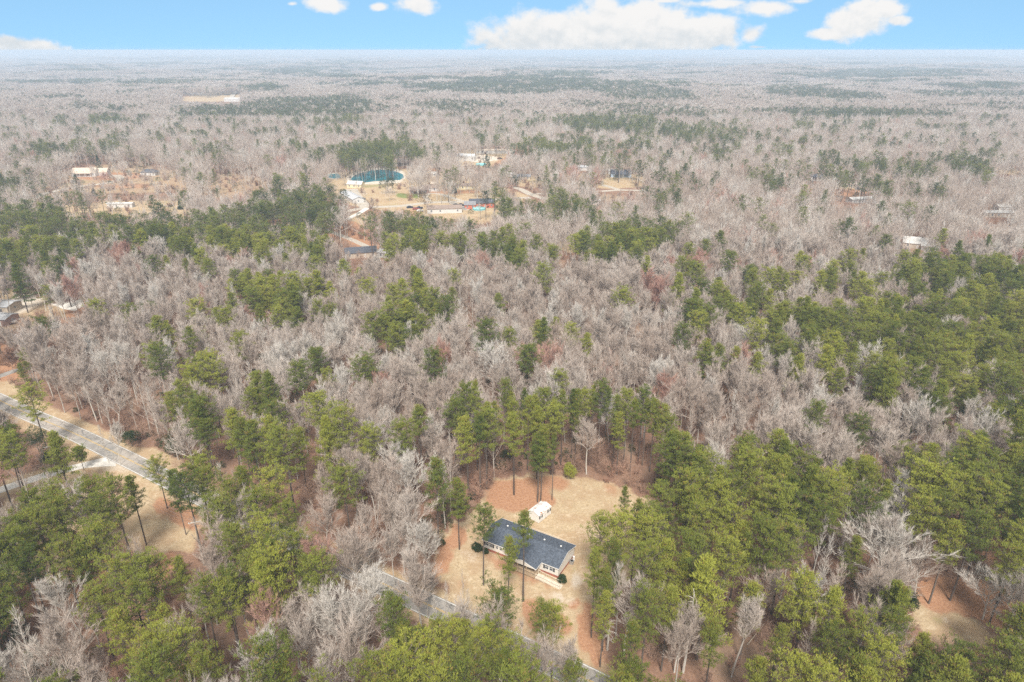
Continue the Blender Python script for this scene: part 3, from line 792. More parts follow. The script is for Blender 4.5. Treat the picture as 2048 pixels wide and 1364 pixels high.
PINEZ = [
    (.30, [(560, 1180), (640, 1120), (700, 1180), (760, 1250), (700, 1450), (470, 1450), (480, 1260)]), (.55, [(440, 930), (520, 930), (610, 985), (640, 1060), (560, 1060), (430, 985)]),   # (share of pines, polygon in photo pixels at crown height)
    (.96, [(1240, 985), (1262, 975), (1330, 920), (1420, 895), (1500, 880), (1545, 880), (1620, 905), (1700, 930), (1830, 935), (1930, 925), (1960, 905), (2048, 865), (2300, 800), (2300, 1120), (2048, 1110), (1990, 1110), (1960, 1060), (1900, 1085), (1850, 1060), (1790, 1030), (1740, 1010), (1640, 1035), (1600, 1050), (1580, 1130), (1555, 1180), (1480, 1200), (1420, 1210), (1330, 1300), (1300, 1450), (1215, 1450), (1170, 1230), (1175, 1110), (1200, 1040)]),
    (.7, [(1330, 1210), (1480, 1200), (1560, 1225), (1660, 1235), (1740, 1205), (1850, 1225), (1870, 1250), (1960, 1290), (2010, 1190), (2300, 1150), (2300, 1500), (1300, 1500), (1310, 1300)]),
    # right middle stand
    (.74, [(1335, 620), (1375, 592), (1420, 585), (1480, 590), (1510, 570), (1545, 570), (1600, 560), (1660, 545), (1700, 550), (1690, 595), (1620, 570), (1560, 585), (1600, 620), (1690, 630), (1760, 610), (1830, 590), (1870, 560), (1860, 540), (1910, 525), (1990, 515), (2048, 540), (2300, 500), (2300, 900), (2048, 850), (1990, 860), (1940, 830), (1905, 780), (1830, 778), (1760, 800), (1700, 795), (1640, 765), (1600, 725), (1540, 705), (1480, 690), (1520, 680), (1500, 640), (1420, 640), (1370, 680), (1335, 670)]),
    (.9, [(1790, 545), (1860, 530), (1880, 560), (1800, 570)]),
    (.8, [(1455, 690), (1510, 690), (1530, 730), (1480, 745), (1450, 725)]),
    # left bottom stand
    (.5, [(0, 1110), (60, 1090), (150, 1110), (240, 1110), (300, 1125), (370, 1125), (420, 1040), (410, 985), (430, 985), (480, 1010), (600, 1040), (625, 1100), (640, 1160), (560, 1180), (480, 1180), (460, 1250), (470, 1364), (260, 1450), (240, 1290), (160, 1200), (60, 1190), (0, 1150)]),
    (.6, [(370, 915), (440, 920), (480, 915), (600, 930), (600, 985), (500, 1000), (440, 985), (390, 940)]),
    (.8, [(-300, 1050), (0, 1060), (30, 1150), (20, 1230), (-300, 1400)]),
    (.9, [(760, 1250), (900, 1215), (1010, 1250), (1070, 1290), (1070, 1500), (720, 1500), (770, 1330)]),
    (.9, [(-300, 820), (0, 830), (30, 870), (60, 880), (60, 960), (0, 975), (-300, 1000)]),
    (.9, [(310, 780), (350, 750), (395, 790), (420, 800), (470, 810), (500, 850), (510, 900), (430, 912), (350, 900), (300, 850)]),
    (.6, [(510, 840), (560, 828), (640, 835), (690, 840), (775, 860), (770, 925), (680, 940), (600, 925), (520, 915)]),
    (.85, [(840, 870), (880, 860), (925, 890), (935, 950), (910, 1010), (930, 1050), (885, 1060), (872, 950)]),
    (.85, [(985, 850), (1010, 835), (1060, 850), (1060, 790), (1090, 795), (1110, 850), (1190, 845), (1290, 845), (1320, 880), (1300, 930), (1240, 975), (1120, 955), (1000, 955)]),
    # upper left band
    (.72, [(0, 440), (40, 425), (90, 405), (110, 395), (330, 392), (370, 400), (350, 412), (230, 405), (110, 420), (150, 430), (240, 425), (330, 425), (350, 460), (420, 420), (480, 420), (520, 400), (540, 385), (580, 340), (600, 385), (640, 385), (690, 385), (710, 420), (690, 440), (640, 440), (660, 470), (700, 500), (620, 520), (560, 505), (480, 510), (400, 520), (300, 500), (230, 470), (200, 450), (120, 470), (100, 510), (0, 480)]),
    (.75, [(0, 500), (60, 500), (110, 515), (60, 530), (0, 525)]),
    (.85, [(768, 425), (800, 425), (830, 445), (870, 430), (915, 440), (920, 470), (880, 490), (860, 480), (800, 490), (820, 510), (770, 515), (760, 470)]),
    (.9, [(930, 500), (970, 480), (1020, 475), (1070, 480), (1080, 510), (1040, 530), (960, 520)]),
    (.9, [(985, 385), (1010, 380), (1030, 400), (1010, 430), (975, 440)]), (.85, [(1080, 410), (1120, 395), (1160, 400), (1180, 420), (1140, 425), (1090, 430)]),
    (.85, [(1190, 450), (1240, 440), (1320, 450), (1350, 480), (1340, 510), (1260, 520), (1220, 510), (1160, 520), (1100, 510), (1110, 500), (1170, 490)]),
    (.8, [(490, 560), (540, 545), (600, 545), (650, 560), (668, 600), (640, 640), (560, 650), (510, 620), (520, 590)]),
    (.75, [(745, 650), (770, 620), (830, 615), (890, 630), (885, 670), (840, 690), (770, 690)]), (.7, [(760, 575), (800, 570), (805, 610), (775, 620)]), (.7, [(885, 580), (920, 570), (920, 600), (890, 615)]),
    (.7, [(1120, 655), (1150, 640), (1195, 665), (1190, 690), (1130, 690)]), (.9, [(630, 740), (670, 735), (675, 775), (635, 780)]),
    # beyond
    (.6, [(60, 290), (100, 300), (140, 295), (210, 280), (220, 300), (150, 310), (60, 310)]), (.9, [(0, 352), (38, 352), (36, 372), (0, 380)]),
    (.9, [(690, 300), (740, 285), (790, 285), (840, 300), (830, 318), (770, 325), (700, 330), (680, 315)]),
    (.75, [(1135, 292), (1200, 288), (1195, 310), (1150, 325), (1140, 310)]), (.9, [(1060, 282), (1080, 278), (1112, 295), (1110, 302), (1085, 298), (1060, 292)]), (.7, [(1250, 290), (1285, 285), (1290, 300), (1260, 308)]),
    (.8, [(1725, 330), (1810, 322), (1815, 335), (1760, 342)]), (.9, [(1865, 315), (1960, 330), (1990, 345), (1970, 352), (1940, 345), (1880, 330)]), (.85, [(1645, 342), (1700, 335), (1690, 360), (1650, 368)]), (.9, [(1742, 360), (1780, 362), (1775, 380), (1745, 382)]), (.9, [(1815, 330), (1845, 332), (1850, 360), (1820, 372)]),
    (.55, [(1090, 240), (1180, 230), (1290, 250), (1370, 250), (1440, 265), (1470, 290), (1400, 285), (1290, 268), (1160, 258)]),
]
FARZ = [
    (.85, [(340, 240), (370, 215), (460, 212), (560, 195), (640, 195), (700, 188), (760, 208), (790, 215), (700, 235), (600, 235), (460, 245), (380, 252)]),
    (.6, [(130, 215), (170, 200), (210, 215), (160, 222)]), (.8, [(490, 170), (560, 170), (570, 182), (500, 184)]), (.7, [(240, 160), (400, 158), (400, 168), (250, 168)]), (.7, [(0, 162), (200, 160), (200, 170), (0, 168)]),
    (.75, [(530, 140), (600, 133), (720, 145), (700, 158), (560, 152)]), (.8, [(850, 172), (1024, 150), (1024, 165), (1024, 190), (860, 182)]), (.7, [(830, 208), (880, 200), (1000, 205), (1024, 215), (900, 220), (850, 222)]),
    (.75, [(1024, 152), (1100, 152), (1250, 165), (1390, 185), (1380, 200), (1240, 200), (1180, 180), (1024, 190)]),
    (.6, [(1154, 210), (1250, 208), (1400, 215), (1504, 240), (1500, 258), (1420, 250), (1330, 235), (1200, 225)]),
    (.9, [(1524, 178), (1620, 175), (1764, 190), (1764, 200), (1640, 198), (1540, 190)]), (.9, [(1544, 220), (1620, 216), (1800, 218), (1900, 228), (1930, 240), (1930, 275), (1850, 270), (1790, 250), (1700, 245), (1640, 235), (1560, 230)]),
    (.8, [(1604, 145), (1800, 135), (2014, 145), (2000, 152), (1700, 160), (1620, 152)]), (.7, [(1874, 167), (2048, 167), (2200, 170), (2200, 180), (2048, 180), (1900, 178)]), (.6, [(1804, 182), (2048, 185), (2048, 195), (1850, 195)]), (.5, [(1870, 210), (1990, 208), (1990, 216), (1880, 216)]),
    (.8, [(1240, 132), (1330, 130), (1330, 138), (1250, 138)]), (.5, [(960, 112), (1200, 112), (1200, 117), (970, 117)]), (.6, [(1640, 115), (1960, 112), (1960, 118), (1650, 120)]), (.6, [(180, 115), (500, 112), (520, 118), (200, 120)]), (.6, [(560, 125), (740, 122), (780, 128), (600, 130)]),
]
REDZ = [EL(880, 690, 22, 14), EL(1075, 715, 34, 20), EL(1395, 522, 30, 16), EL(1350, 520, 14, 8), EL(1020, 648, 14, 10), EL(1350, 765, 30, 10), EL(640, 1080, 35, 22), EL(205, 335, 14, 12), EL(1150, 342, 16, 8), EL(1640, 500, 14, 6), EL(1320, 560, 30, 14), EL(1210, 575, 12, 8), EL(1950, 475, 20, 8), EL(1440, 380, 14, 6), EL(560, 318, 12, 8), EL(1880, 985, 30, 14), EL(1490, 1240, 25, 14), EL(1190, 340, 10, 6), EL(250, 500, 30, 12), EL(1040, 300, 25, 8), EL(700, 515, 20, 8)]

# trees read from the photograph one by one: crown top (px), base (px or None), height, crown width factor, pine variant, tone word
MAN_P = [
    ((71, 973), None, 20, 1.0, 1), ((117, 961), None, 20, .95, 5), ((126, 982), None, 21, 1.05, 5), ((189, 951), None, 21, 1.0, 3), ((231, 948), None, 22, 1.0, 1),
    ((282, 951), (293, 1090), 0, .95, 0), ((323, 920), (335, 1017), 0, 1.15, 9), ((401, 908), None, 20, 1.1, 5), ((204, 990), None, 20, 1.0, 1), ((201, 1034), None, 21, 1.15, 5),
    ((82, 1009), None, 21, 1.0, 1), ((51, 1016), None, 20, 1.0, 9), ((34, 1043), None, 22, 1.0, 3), ((133, 1070), None, 20, 1.0, 5), ((10, 1070), None, 21, 1.0, 1),
    ((238, 1104), None, 19, 1.1, 9), ((303, 1097), None, 21, 1.1, 1), ((366, 1100), None, 19, .8, 0), ((439, 985), None, 21, 1.0, 5), ((524, 1026), None, 20, 1.1, 9), ((476, 1036), None, 21, .95, 3),
    ((544, 1085), None, 21, 1.15, 5), ((415, 1145), None, 20, .9, 1), ((456, 1124), None, 21, .8, 3), ((456, 1164), (487, 1342), 0, .95, 1), ((340, 1189), None, 16, 1.0, 6), ((272, 1145), None, 20, 1.1, 9),
    ((316, 1247), None, 20, 1.1, 5), ((374, 1237), None, 21, 1.05, 1), ((422, 1281), None, 19, .9, 5), ((490, 920), None, 21, .9, 0), ((551, 932), None, 20, 1.15, 5), ((418, 927), None, 20, .8, 3),
    ((71, 1284), None, 10, 1.1, 8), ((126, 1291), None, 9, 1.0, 8), ((238, 1199), None, 19, 1.0, 2), ((170, 1060), None, 20, .9, 0),
    ((887, 914), (877, 1090), 0, 1.0, 2), ((915, 948), None, 18, .9, 6), ((962, 1019), (967, 1170), 0, 1.0, 3), ((1040, 1022), (1046, 1202), 0, .95, 7), ((1013, 1075), (1016, 1209), 0, .8, 6),
    ((462, 950), None, 19, .95, 5), ((515, 972), None, 20, 1.0, 1), ((578, 990), None, 19, .9, 3), ((600, 1050), None, 18, .9, 9), ((352, 930), None, 17, .8, 2), ((600, 845), None, 18, .9, 2), ((20, 1130), None, 20, 1.0, 5), ((60, 1080), None, 20, .9, 3), ((200, 1160), None, 19, 1.0, 1), ((740, 1300), None, 19, 1.0, 9), ((1050, 1310), None, 18, 1.0, 5), ((905, 1310), None, 19, 1.0, 1),
    ((993, 1160), None, 17, 1.15, 9), ((1086, 1209), (1088, 1362), 0, .9, 3), ((1119, 1214), (1103, 1362), 0, .9, 1), ((772, 1162), None, 12, 1.0, 6), ((857, 1257), None, 19, 1.1, 5), ((904, 1226), None, 18, .95, 1), ((930, 1222), None, 17, .8, 2), ((984, 1230), None, 18, .9, 9), ((1022, 1258), None, 18, .95, 5), ((875, 1222), None, 17, .8, 3), ((1150, 1310), None, 17, .9, 1), ((816, 1281), None, 20, 1.15, 9),
    ((962, 1238), None, 18, .9, 1), ((796, 1301), None, 20, 1.1, 5), ((945, 1298), None, 19, 1.0, 9), ((1007, 1274), None, 18, .9, 0), ((870, 1308), None, 20, 1.1, 5),
    ((1027, 828), (1028, 990), 0, .95, 0), ((1072, 866), (1075, 1004), 0, 1.0, 6), ((1086, 852), (1081, 1006), 0, .8, 2), ((1110, 866), (1104, 1000), 0, .7, 7),
    ((1251, 973), (1241, 1114), 0, .7, 7), ((1273, 985), None, 20, .75, 7), ((1200, 1020), None, 20, .9, 1), ((1292, 1002), None, 20, .9, 5), ((1319, 965), None, 21, .95, 1), ((1224, 1060), None, 20, .8, 2), ((1289, 1084), None, 20, 1.0, 9), ((1213, 1118), None, 19, .85, 2), ((1292, 1162), None, 19, 1.05, 5), ((1207, 1165), None, 17, .8, 2), ((1272, 1308), None, 17, 1.0, 1), ((1241, 1322), None, 16, 1.0, 9), ((1258, 1223), None, 18, .9, 2), ((1190, 1085), None, 20, .75, 0),
    ((1554, 965), None, 23, 1.2, 5), ((1466, 1000), None, 21, 1.1, 9), ((1401, 997), None, 22, 1.0, 1), ((1449, 1063), None, 21, 1.0, 5), ((1568, 1035), None, 21, 1.15, 9), ((1663, 934), None, 21, 1.1, 5), ((1731, 971), None, 20, 1.05, 9), ((1840, 982), None, 20, 1.1, 5), ((1908, 934), None, 21, 1.1, 1), ((1942, 1012), None, 21, 1.1, 5), ((1895, 1026), None, 20, 1.0, 0), ((1701, 1056), None, 17, .9, 2), ((2017, 1080), None, 18, 1.0, 9),
    ((1718, 1216), None, 18, 1.0, 9), ((1752, 1264), None, 19, 1.1, 5), ((1833, 1244), None, 14, 1.0, 6), ((1908, 1278), None, 18, 1.15, 9), ((2031, 1196), None, 17, 1.15, 6), ((2010, 1274), None, 20, 1.15, 5), ((1554, 1230), None, 16, .9, 2), ((1425, 1216), None, 17, 1.0, 2), ((1517, 1295), None, 15, 1.0, 6), ((1663, 1240), None, 17, 1.0, 1),
    ((905, 770), (930, 915), 0, .9, 3), ((955, 762), (955, 940), 0, .7, 7), ((1075, 803), None, 21, .8, 0), ((88, 776), (95, 900), 0, 1.15, 9), ((655, 735), None, 17, .9, 1), ((362, 752), None, 20, .9, 2), ((740, 848), None, 19, 1.1, 1), ((1243, 575), None, 20, 1.2, 9), ((1140, 645), None, 18, 1.0, 1), ((1175, 660), None, 18, .9, 6), ((1130, 715), None, 15, .9, 2),
    ((398, 598), None, 20, 1.15, 5), ((410, 655), None, 14, 1.1, 6), ((260, 607), None, 18, 1.0, 9), ((300, 608), (312, 680), 0, 1.2, 9), ((85, 632), None, 16, 1.1, 9), ((55, 690), None, 14, .9, 6), ((48, 720), None, 9, 1.1, 8), ((98, 570), None, 14, 1.1, 9), ((310, 512), None, 18, 1.1, 9), ((333, 508), None, 17, .8, 6), ((540, 540), None, 19, 1.1, 5), ((785, 568), None, 18, 1.0, 5), ((905, 572), None, 18, .9, 6), ((1030, 515), None, 17, 1.0, 9), ((720, 532), None, 16, .9, 6), ((695, 538), None, 14, .9, 6),
]
MAN_B = [   # crown top, base or None, height, width factor, variant, white?
    ((823, 907), None, 18, 1.15, 4, 1), ((700, 925), None, 17, .8, 3, 0), ((740, 915), None, 17, .8, 0, 0), ((640, 985), None, 17, .9, 0, 0), ((780, 960), None, 16, .9, 4, 0), ((660, 1180), None, 18, 1.1, 4, 1), ((715, 1130), None, 19, 1.05, 0, 1), ((620, 1195), None, 16, 1.1, 2, 0), ((690, 1240), None, 17, 1.0, 5, 0), ((575, 1195), None, 16, 1.0, 3, 0), ((765, 1215), None, 14, 1.0, 4, 0), ((815, 1100), None, 12, .8, 3, 1), ((850, 1145), None, 11, .8, 0, 1), ((855, 1060), None, 10, .9, 0, 0), ((890, 1165), None, 12, .5, 6, 1), ((935, 1180), None, 9, .6, 7, 0),
    ((1626, 1150), None, 11, 1.2, 5, 1), ((1779, 1050), None, 18, 1.35, 2, 1), ((1650, 1036), None, 16, .7, 6, 1), ((1806, 940), None, 19, .8, 3, 1), ((1663, 1073), None, 17, .7, 6, 1), ((1700, 1045), None, 13, 1.2, 4, 0), ((2000, 1140), None, 12, 1.3, 5, 1), ((1860, 1090), None, 14, 1.0, 4, 0),
    ((635, 1075), None, 8, 1.4, 5, 2), ((650, 1110), None, 7, 1.4, 2, 2), ((705, 1068), None, 12, 1.3, 2, 0), ((730, 1085), None, 10, 1.1, 4, 1), ((600, 1040), None, 15, .8, 7, 0), ((870, 1195), None, 13, .7, 6, 1), ((800, 1230), None, 14, .8, 0, 0), ((895, 1225), None, 12, .7, 3, 0), ((925, 1140), None, 8, .5, 6, 0), ((780, 1060), None, 14, .8, 1, 0), ((800, 1030), None, 15, .8, 0, 0), ((730, 1010), None, 15, .8, 1, 0),
    ((70, 1300), None, 13, 1.2, 5, 1), ((15, 1290), None, 15, .9, 0, 1), ((180, 1225), None, 11, 1.0, 3, 0), ((120, 1240), None, 11, .8, 0, 1), ((190, 1290), None, 10, .7, 1, 0), ((440, 930), None, 17, .7, 7, 1), ((1225, 785), None, 18, .8, 0, 1), ((1000, 690), None, 20, 1.3, 4, 1), ((1745, 700), None, 18, 1.2, 2, 1), ((200, 852), (218, 925), 0, .6, 7, 1), ((232, 850), (241, 930), 0, .7, 0, 1),
    ((135, 655), None, 18, 1.4, 4, 0), ((250, 690), None, 17, 1.1, 0, 1), ((565, 685), None, 18, 1.1, 2, 1),
]

# candidates on a jittered grid
def grid(y0, y1, s, side=.84, pad=30):
    ys = np.arange(y0, y1, s * .87); out = []
    for k, yy in enumerate(ys):
        hw = side * yy + pad
        xs = np.arange(-hw, hw, s) + (s / 2 if k % 2 else 0)
        out.append(np.stack([xs, np.full(len(xs), yy)], 1))
    P = np.concatenate(out); P += RS.uniform(-.42, .42, P.shape) * s
    return P
def classify(x, y, z, hh, polys):
    px, py = proj(x, y, z + hh)
    px = np.clip(px, 2, 2046); py = np.clip(py, 102, 1360)
    share = np.zeros(len(x))
    for a, poly in polys:
        m = inpoly(px, py, poly); share[m] = np.maximum(share[m], a)
    return share, px, py
FARC = len(CLEAR) - 4
for hx_, hy_, hw_ in [(178, 346, 30), (301, 346, 16), (243, 412, 20), (712, 371, 16), (704, 392, 12), (807, 324, 14), (850, 379, 30), (931, 374, 22), (889, 418, 28), (955, 410, 30), (1238, 349, 24), (939, 315, 14), (988, 302, 26), (722, 507, 24), (775, 510, 10), (1630, 356, 12), (1722, 402, 12), (8, 612, 26), (8, 640, 20), (301, 670, 9), (1040, 355, 22), (750, 350, 50), (667, 352, 14), (910, 414, 18), (1165, 336, 10)]:
    CLEAR.append([(hx_ - hw_, hy_ - 9), (hx_ + hw_, hy_ - 9), (hx_ + hw_, hy_ + 7), (hx_ - hw_, hy_ + 7)])
def blocked(x, y, z, h, rad, tops=(1.0, .8, .6), sides=(-.6, .6)):
    bad = np.zeros(len(x), bool)
    pts = [(0, t) for t in tops] + [(sx, .8) for sx in sides]
    for sx, t in pts:
        px, py = proj(x + sx * rad, y, z + h * t)
        for poly in CLEAR:
            P = np.array(poly, float)
            m = (~bad) & (px > P[:, 0].min()) & (px < P[:, 0].max()) & (py > P[:, 1].min()) & (py < P[:, 1].max())
            if m.any():
                idx = np.nonzero(m)[0]; bad[idx[inpoly(px[idx], py[idx], poly)]] = True
    # trunks must not stand in the open ground or on a road
    px, py = proj(x, y, z)
    for poly in CLEAR[:16] + [YARD]: bad |= inpoly(px, py, poly)
    return bad
near_man = []
pines = []; bares = []      # (x, y, h, width, variant, flavour, manual index)
for i, (top, base, h, w, v) in enumerate(MAN_P):
    if base: h = height(base, top); P = g(*base)
    else: P = g(top[0], top[1], h); P.y -= 2.2
    pines.append((P.x, P.y, h, w * (.90 if P.y < 330 else 1.0), v, 0, i)); near_man.append((P.x, P.y))
for i in range(27):
    fx = i / 26; bx = 978 + 350 * fx + RS.uniform(-5, 5); by = (938 if bx < 1200 else 938 + (bx - 1200) * .25) - RS.uniform(-6, 38)
    P = g(bx, by); pines.append((P.x, P.y, RS.uniform(18, 23), RS.uniform(.55, .8), (0, 2, 3, 7, 1, 7)[i % 6], 0, 500 + i)); near_man.append((P.x, P.y))
for i, (top, base, h, w, v, fl) in enumerate(MAN_B):
    if base: h = height(base, top); P = g(*base)
    else: P = g(top[0], top[1], h)
    bares.append((P.x, P.y, h, w, v, fl, i)); near_man.append((P.x, P.y))
near_man = np.array(near_man)

SH_C = g(1090, 1040); HOUSE_POLY = [g(*p) for p in [(955, 1100), (1115, 1180), (1175, 1120), (1010, 1060)]]
HOUSES_AT = [g(*c) for c in [(173, 352), (200, 350), (301, 350), (243, 414), (712, 374), (704, 399), (750, 350), (775, 350), (807, 330), (838, 385), (860, 381), (931, 377), (889, 424), (905, 422), (964, 413), (940, 416), (1241, 353), (939, 321), (988, 306), (916, 316), (722, 512), (1630, 360), (1722, 404), (1997, 433), (1832, 494), (5, 622)]]
PONDS = [[(690, 372), (690, 350), (722, 338), (800, 334), (820, 350), (812, 368)], [(645, 360), (645, 344), (690, 344), (690, 360)], [(700, 378), (735, 418), (760, 420), (1000, 398), (1000, 410), (740, 428), (690, 440), (680, 380)]]
def layout(y0, y1, s, hp, hb, polys, maxd=3.4):
    P = grid(y0, y1, s); x, y = P[:, 0], P[:, 1]; z = terrain(x, y)
    jit = np.clip(260 / y, .12, 1.2)
    share, px, py = classify(x + 16 * wnoise(x, y, 45, 8) , y + 14 * wnoise(x, y, 38, 9), z, 15, polys)
    px, py = proj(x, y, z + 15)
    u = RS.uniform(0, 1, len(x))
    scat = np.where(y > 900, .012, .03) + np.where(y > 900, 0, .05) * np.clip(wnoise(x, y, 160, 3), 0, 1) + np.where(y > 420, .6 * np.clip((wnoise(x, y, 95, 13) - .62) * 2.2, 0, 1), 0) + np.where(y > 900, .7 * np.clip((wnoise(x, y / 1.6, 260, 17) - .6) * 2, 0, 1), 0)
    share = share * np.where(wnoise(x, y, 34, 21) > .75, .35, 1)
    ispine = (u < np.maximum(share, scat))
    h = np.where(ispine, RS.uniform(*hp, len(x)), RS.uniform(*hb, len(x)))
    bad = blocked(x, y, z, h, 4.0 if y0 < 700 else 3.0)
    near = y < 700
    idx = np.nonzero(near)[0]
    bad[idx] |= dist_line(x[idx], y[idx], ROADC) < 5.2
    bad[idx] |= dist_line(x[idx], y[idx], LANEC) < 5.5
    for mx, my in near_man: bad |= (np.hypot(x - mx, y - my) < maxd)
    P2 = np.array([[h_.x, h_.y] for h_ in HOUSES_AT])
    if y0 >= 400:
        dh = np.min(np.hypot(x[:, None] - P2[None, :, 0], y[:, None] - P2[None, :, 1]), axis=1)
        left = px < 560
        opn = bad & (RS.uniform(0, 1, len(x)) < np.where(left, .30, .05)) & ((~ispine) | (RS.uniform(0, 1, len(x)) < .1)) & (dh > 13) & (y < 1000)
        gx, gy = proj(x, y, z * 0)
        for c in PONDS: opn &= ~inpoly(gx, gy, c)
        bad &= ~opn; h = np.where(opn, h * .62, h)
    k = ~bad
    # thin out the bare woods a little, irregularly
    k &= (ispine | (RS.uniform(0, 1, len(x)) < .93 - .15 * np.clip(wnoise(x, y, 60, 5), 0, 1)))
    return x[k], y[k], z[k], h[k], ispine[k], px[k], py[k]
near_rows = []; BVF = [0, 2, 4, 5, 0, 2, 4, 5, 8, 1]; BVW = [0, 0, 1, 1, 1, 3, 3, 3, 8, 8, 6, 6, 7, 7, 4, 2, 5, 0]; PVW = [0, 0, 1, 1, 2, 2, 3, 3, 5, 5, 5, 6, 6, 7, 9, 9, 9, 4, 8]
for (y0, y1, s) in ((50, 430, 5.6), (430, 1000, 6.8)):
    x, y, z, h, isp, px, py = layout(y0, y1, s, (17, 23), (13.5, 19), PINEZ)
    for i in range(len(x)):
        if isp[i]: pines.append((x[i], y[i], h[i], RS.uniform(.80, 1.08) * (1.2 if y[i] > 330 else 1), PVW[RS.randint(len(PVW))], 0, -1))
        else:
            fl = 1 if RS.rand() < .15 else 0
            for zp in REDZ:
                if inpoly(px[i], py[i], zp): fl = 2
            if fl != 2 and RS.rand() < .015: fl = 2
            far_ = y[i] > 330; bv = (BVF if far_ else BVW)[RS.randint(10 if far_ else len(BVW))]; bares.append((x[i], y[i], h[i], RS.uniform(.75, 1.05) * (1.18 if far_ else 1), bv, fl, -1))
print('near pines', len(pines), 'bares', len(bares), time.perf_counter() - _t0)

# the largest in the picture become individuals
def on_screen(t):
    x, y, h = t[0], t[1], t[2]
    a, b = proj(np.array([x, x]), np.array([y, y]), np.array([h, h * .5]))
    return (-20 < a[0] < 2068 and b[0] < 1364 and b[1] > 0) or (-20 < a[1] < 2068 and b[1] < 1364)
def key(t): return (0 if t[6] >= 0 and t[1] < 260 else 1, math.hypot(t[0], t[1]) if on_screen(t) else 1e6)
pines.sort(key=key); bares.sort(key=key)
NIND = 298
PX = 'pine'
def landmark(x, y):
    px, py = proj(np.array([x]), np.array([y]), np.array([0.0])); px, py = float(px[0]), float(py[0])
    L = {'the grey-roofed house': g(1060, 1110), 'the white shed': g(1085, 1035), 'the two-lane road': None, 'the gravel lane': g(60, 958), 'the lower right clearing': g(1900, 1230), 'the tan field': g(200, 1010)}
    best = None
    for k, p in L.items():
        d = float(dist_line(x, y, ROADC)) * 2.2 if p is None else math.hypot(p.x - x, p.y - y)
        if best is None or d < best[0]: best = (d, k, p)
    d, k, p = best
    if p is None:
        n = 'far' if y > g(px, py).y and px > 0 and _side(x, y) > 0 else 'near'
        return '%s side of %s' % (n, k), d
    q, r = proj(np.array([p.x]), np.array([p.y]), np.array([0.0])); dx = px - float(q[0]); dy = py - float(r[0])
    if abs(dx) > abs(dy) * 1.2: rel = 'to the right of' if dx > 0 else 'to the left of'
    else: rel = 'in front of' if dy > 0 else 'behind'
    return '%s %s' % (rel, k), d
def _side(x, y):
    i = min(range(len(ROADC) - 1), key=lambda i: (ROADC[i].x - x) ** 2 + (ROADC[i].y - y) ** 2)
    a, b = ROADC[i], ROADC[i + 1]
    return (b.x - a.x) * (y - a.y) - (b.y - a.y) * (x - a.x)
ORD = ['nearest', 'second nearest', 'third nearest', 'fourth nearest', 'fifth nearest', 'sixth nearest', 'seventh nearest', 'eighth nearest', 'ninth nearest', 'tenth nearest', 'eleventh nearest', 'twelfth nearest', 'thirteenth nearest', 'fourteenth nearest', 'fifteenth nearest', 'sixteenth nearest', 'seventeenth nearest', 'eighteenth nearest', 'nineteenth nearest', 'twentieth nearest']
used = {}
def make_label(kind, x, y, h):
    where, d = landmark(x, y)
    size = 'small ' if h < 12.5 else ('' if h < 17.5 else 'tall ')
    return '%s%s %s' % (size, kind, where), d
def make_individuals(rows, protos, name, cat, group, kinds, mats_of):
    todo = []
    for t in rows: lab, d = make_label(kinds(t), t[0], t[1], t[2]); todo.append((lab, d, t))
    cnt = {}
    order = sorted(range(len(todo)), key=lambda i: todo[i][1]); rank = {}
    for i in order: rank[i] = cnt.get(todo[i][0], 0); cnt[todo[i][0]] = rank[i] + 1
    meshes = {}
    for i, (lab, d, (x, y, h, w, v, fl, mi)) in enumerate(todo):
        if rank[i] < 20 and cnt[lab] > 1: lab = lab + ', ' + ORD[rank[i]]
        elif cnt[lab] > 1: lab = lab + (', farther off' if d > 45 else ', in between')
        kT, kK = ('T', v), ('K', v, fl)
        if kT not in meshes: meshes[kT] = protos[v][0].mesh(name + '_trunk', [mats_of(fl)[0]])
        if kK not in meshes: meshes[kK] = protos[v][1].mesh(name + '_crown', mats_of(fl)[1])
        s = h / protos[v][2]; ww = s * w if name == 'pine_tree' else s * w
        e = empty(name, (x, y, 0), RS.uniform(0, 6.28), lab, cat, group)
        e.scale = (ww, ww, s)
        tr = bpy.data.objects.new('trunk', meshes[kT]); C.objects.link(tr); tr.parent = e
        cr = bpy.data.objects.new('crown', meshes[kK]); C.objects.link(cr); cr.parent = e
def pk(t):
    v = t[4]
    return {0: 'open-crowned pine', 1: 'broad round-topped pine', 2: 'long-crowned pine', 3: 'high round-topped pine', 4: 'pointed pine', 5: 'wide bushy pine', 6: 'short-crowned pine', 7: 'thin sparse pine', 8: 'young pointed pine', 9: 'wide loose pine'}[v]
def bk(t):
    c = ('brownish grey', 'pale', 'red-budding')[t[5]]
    return c + {0: ' leafless tree', 1: ' forked leafless tree', 2: ' spreading leafless tree', 3: ' narrow leafless tree', 4: ' domed leafless tree', 5: ' low-branched leafless tree', 6: ' spindly leafless tree', 7: ' slim leafless tree', 8: ' upright leafless tree'}[t[4]]
for t in BARE0: pass
make_individuals(pines[:NIND], PINE0, 'pine_tree', 'pine tree', 'pines around the house and road', pk, lambda fl: (M['pinebark'], [M['needle'], M['pinebark']]))
make_individuals(bares[:NIND], BARE0, 'leafless_tree', 'leafless tree', 'leafless hardwoods in the winter woods', bk, lambda fl: (M['bark'], [(M['twig'], M['whitetwig'], M['redtwig'])[fl]]))

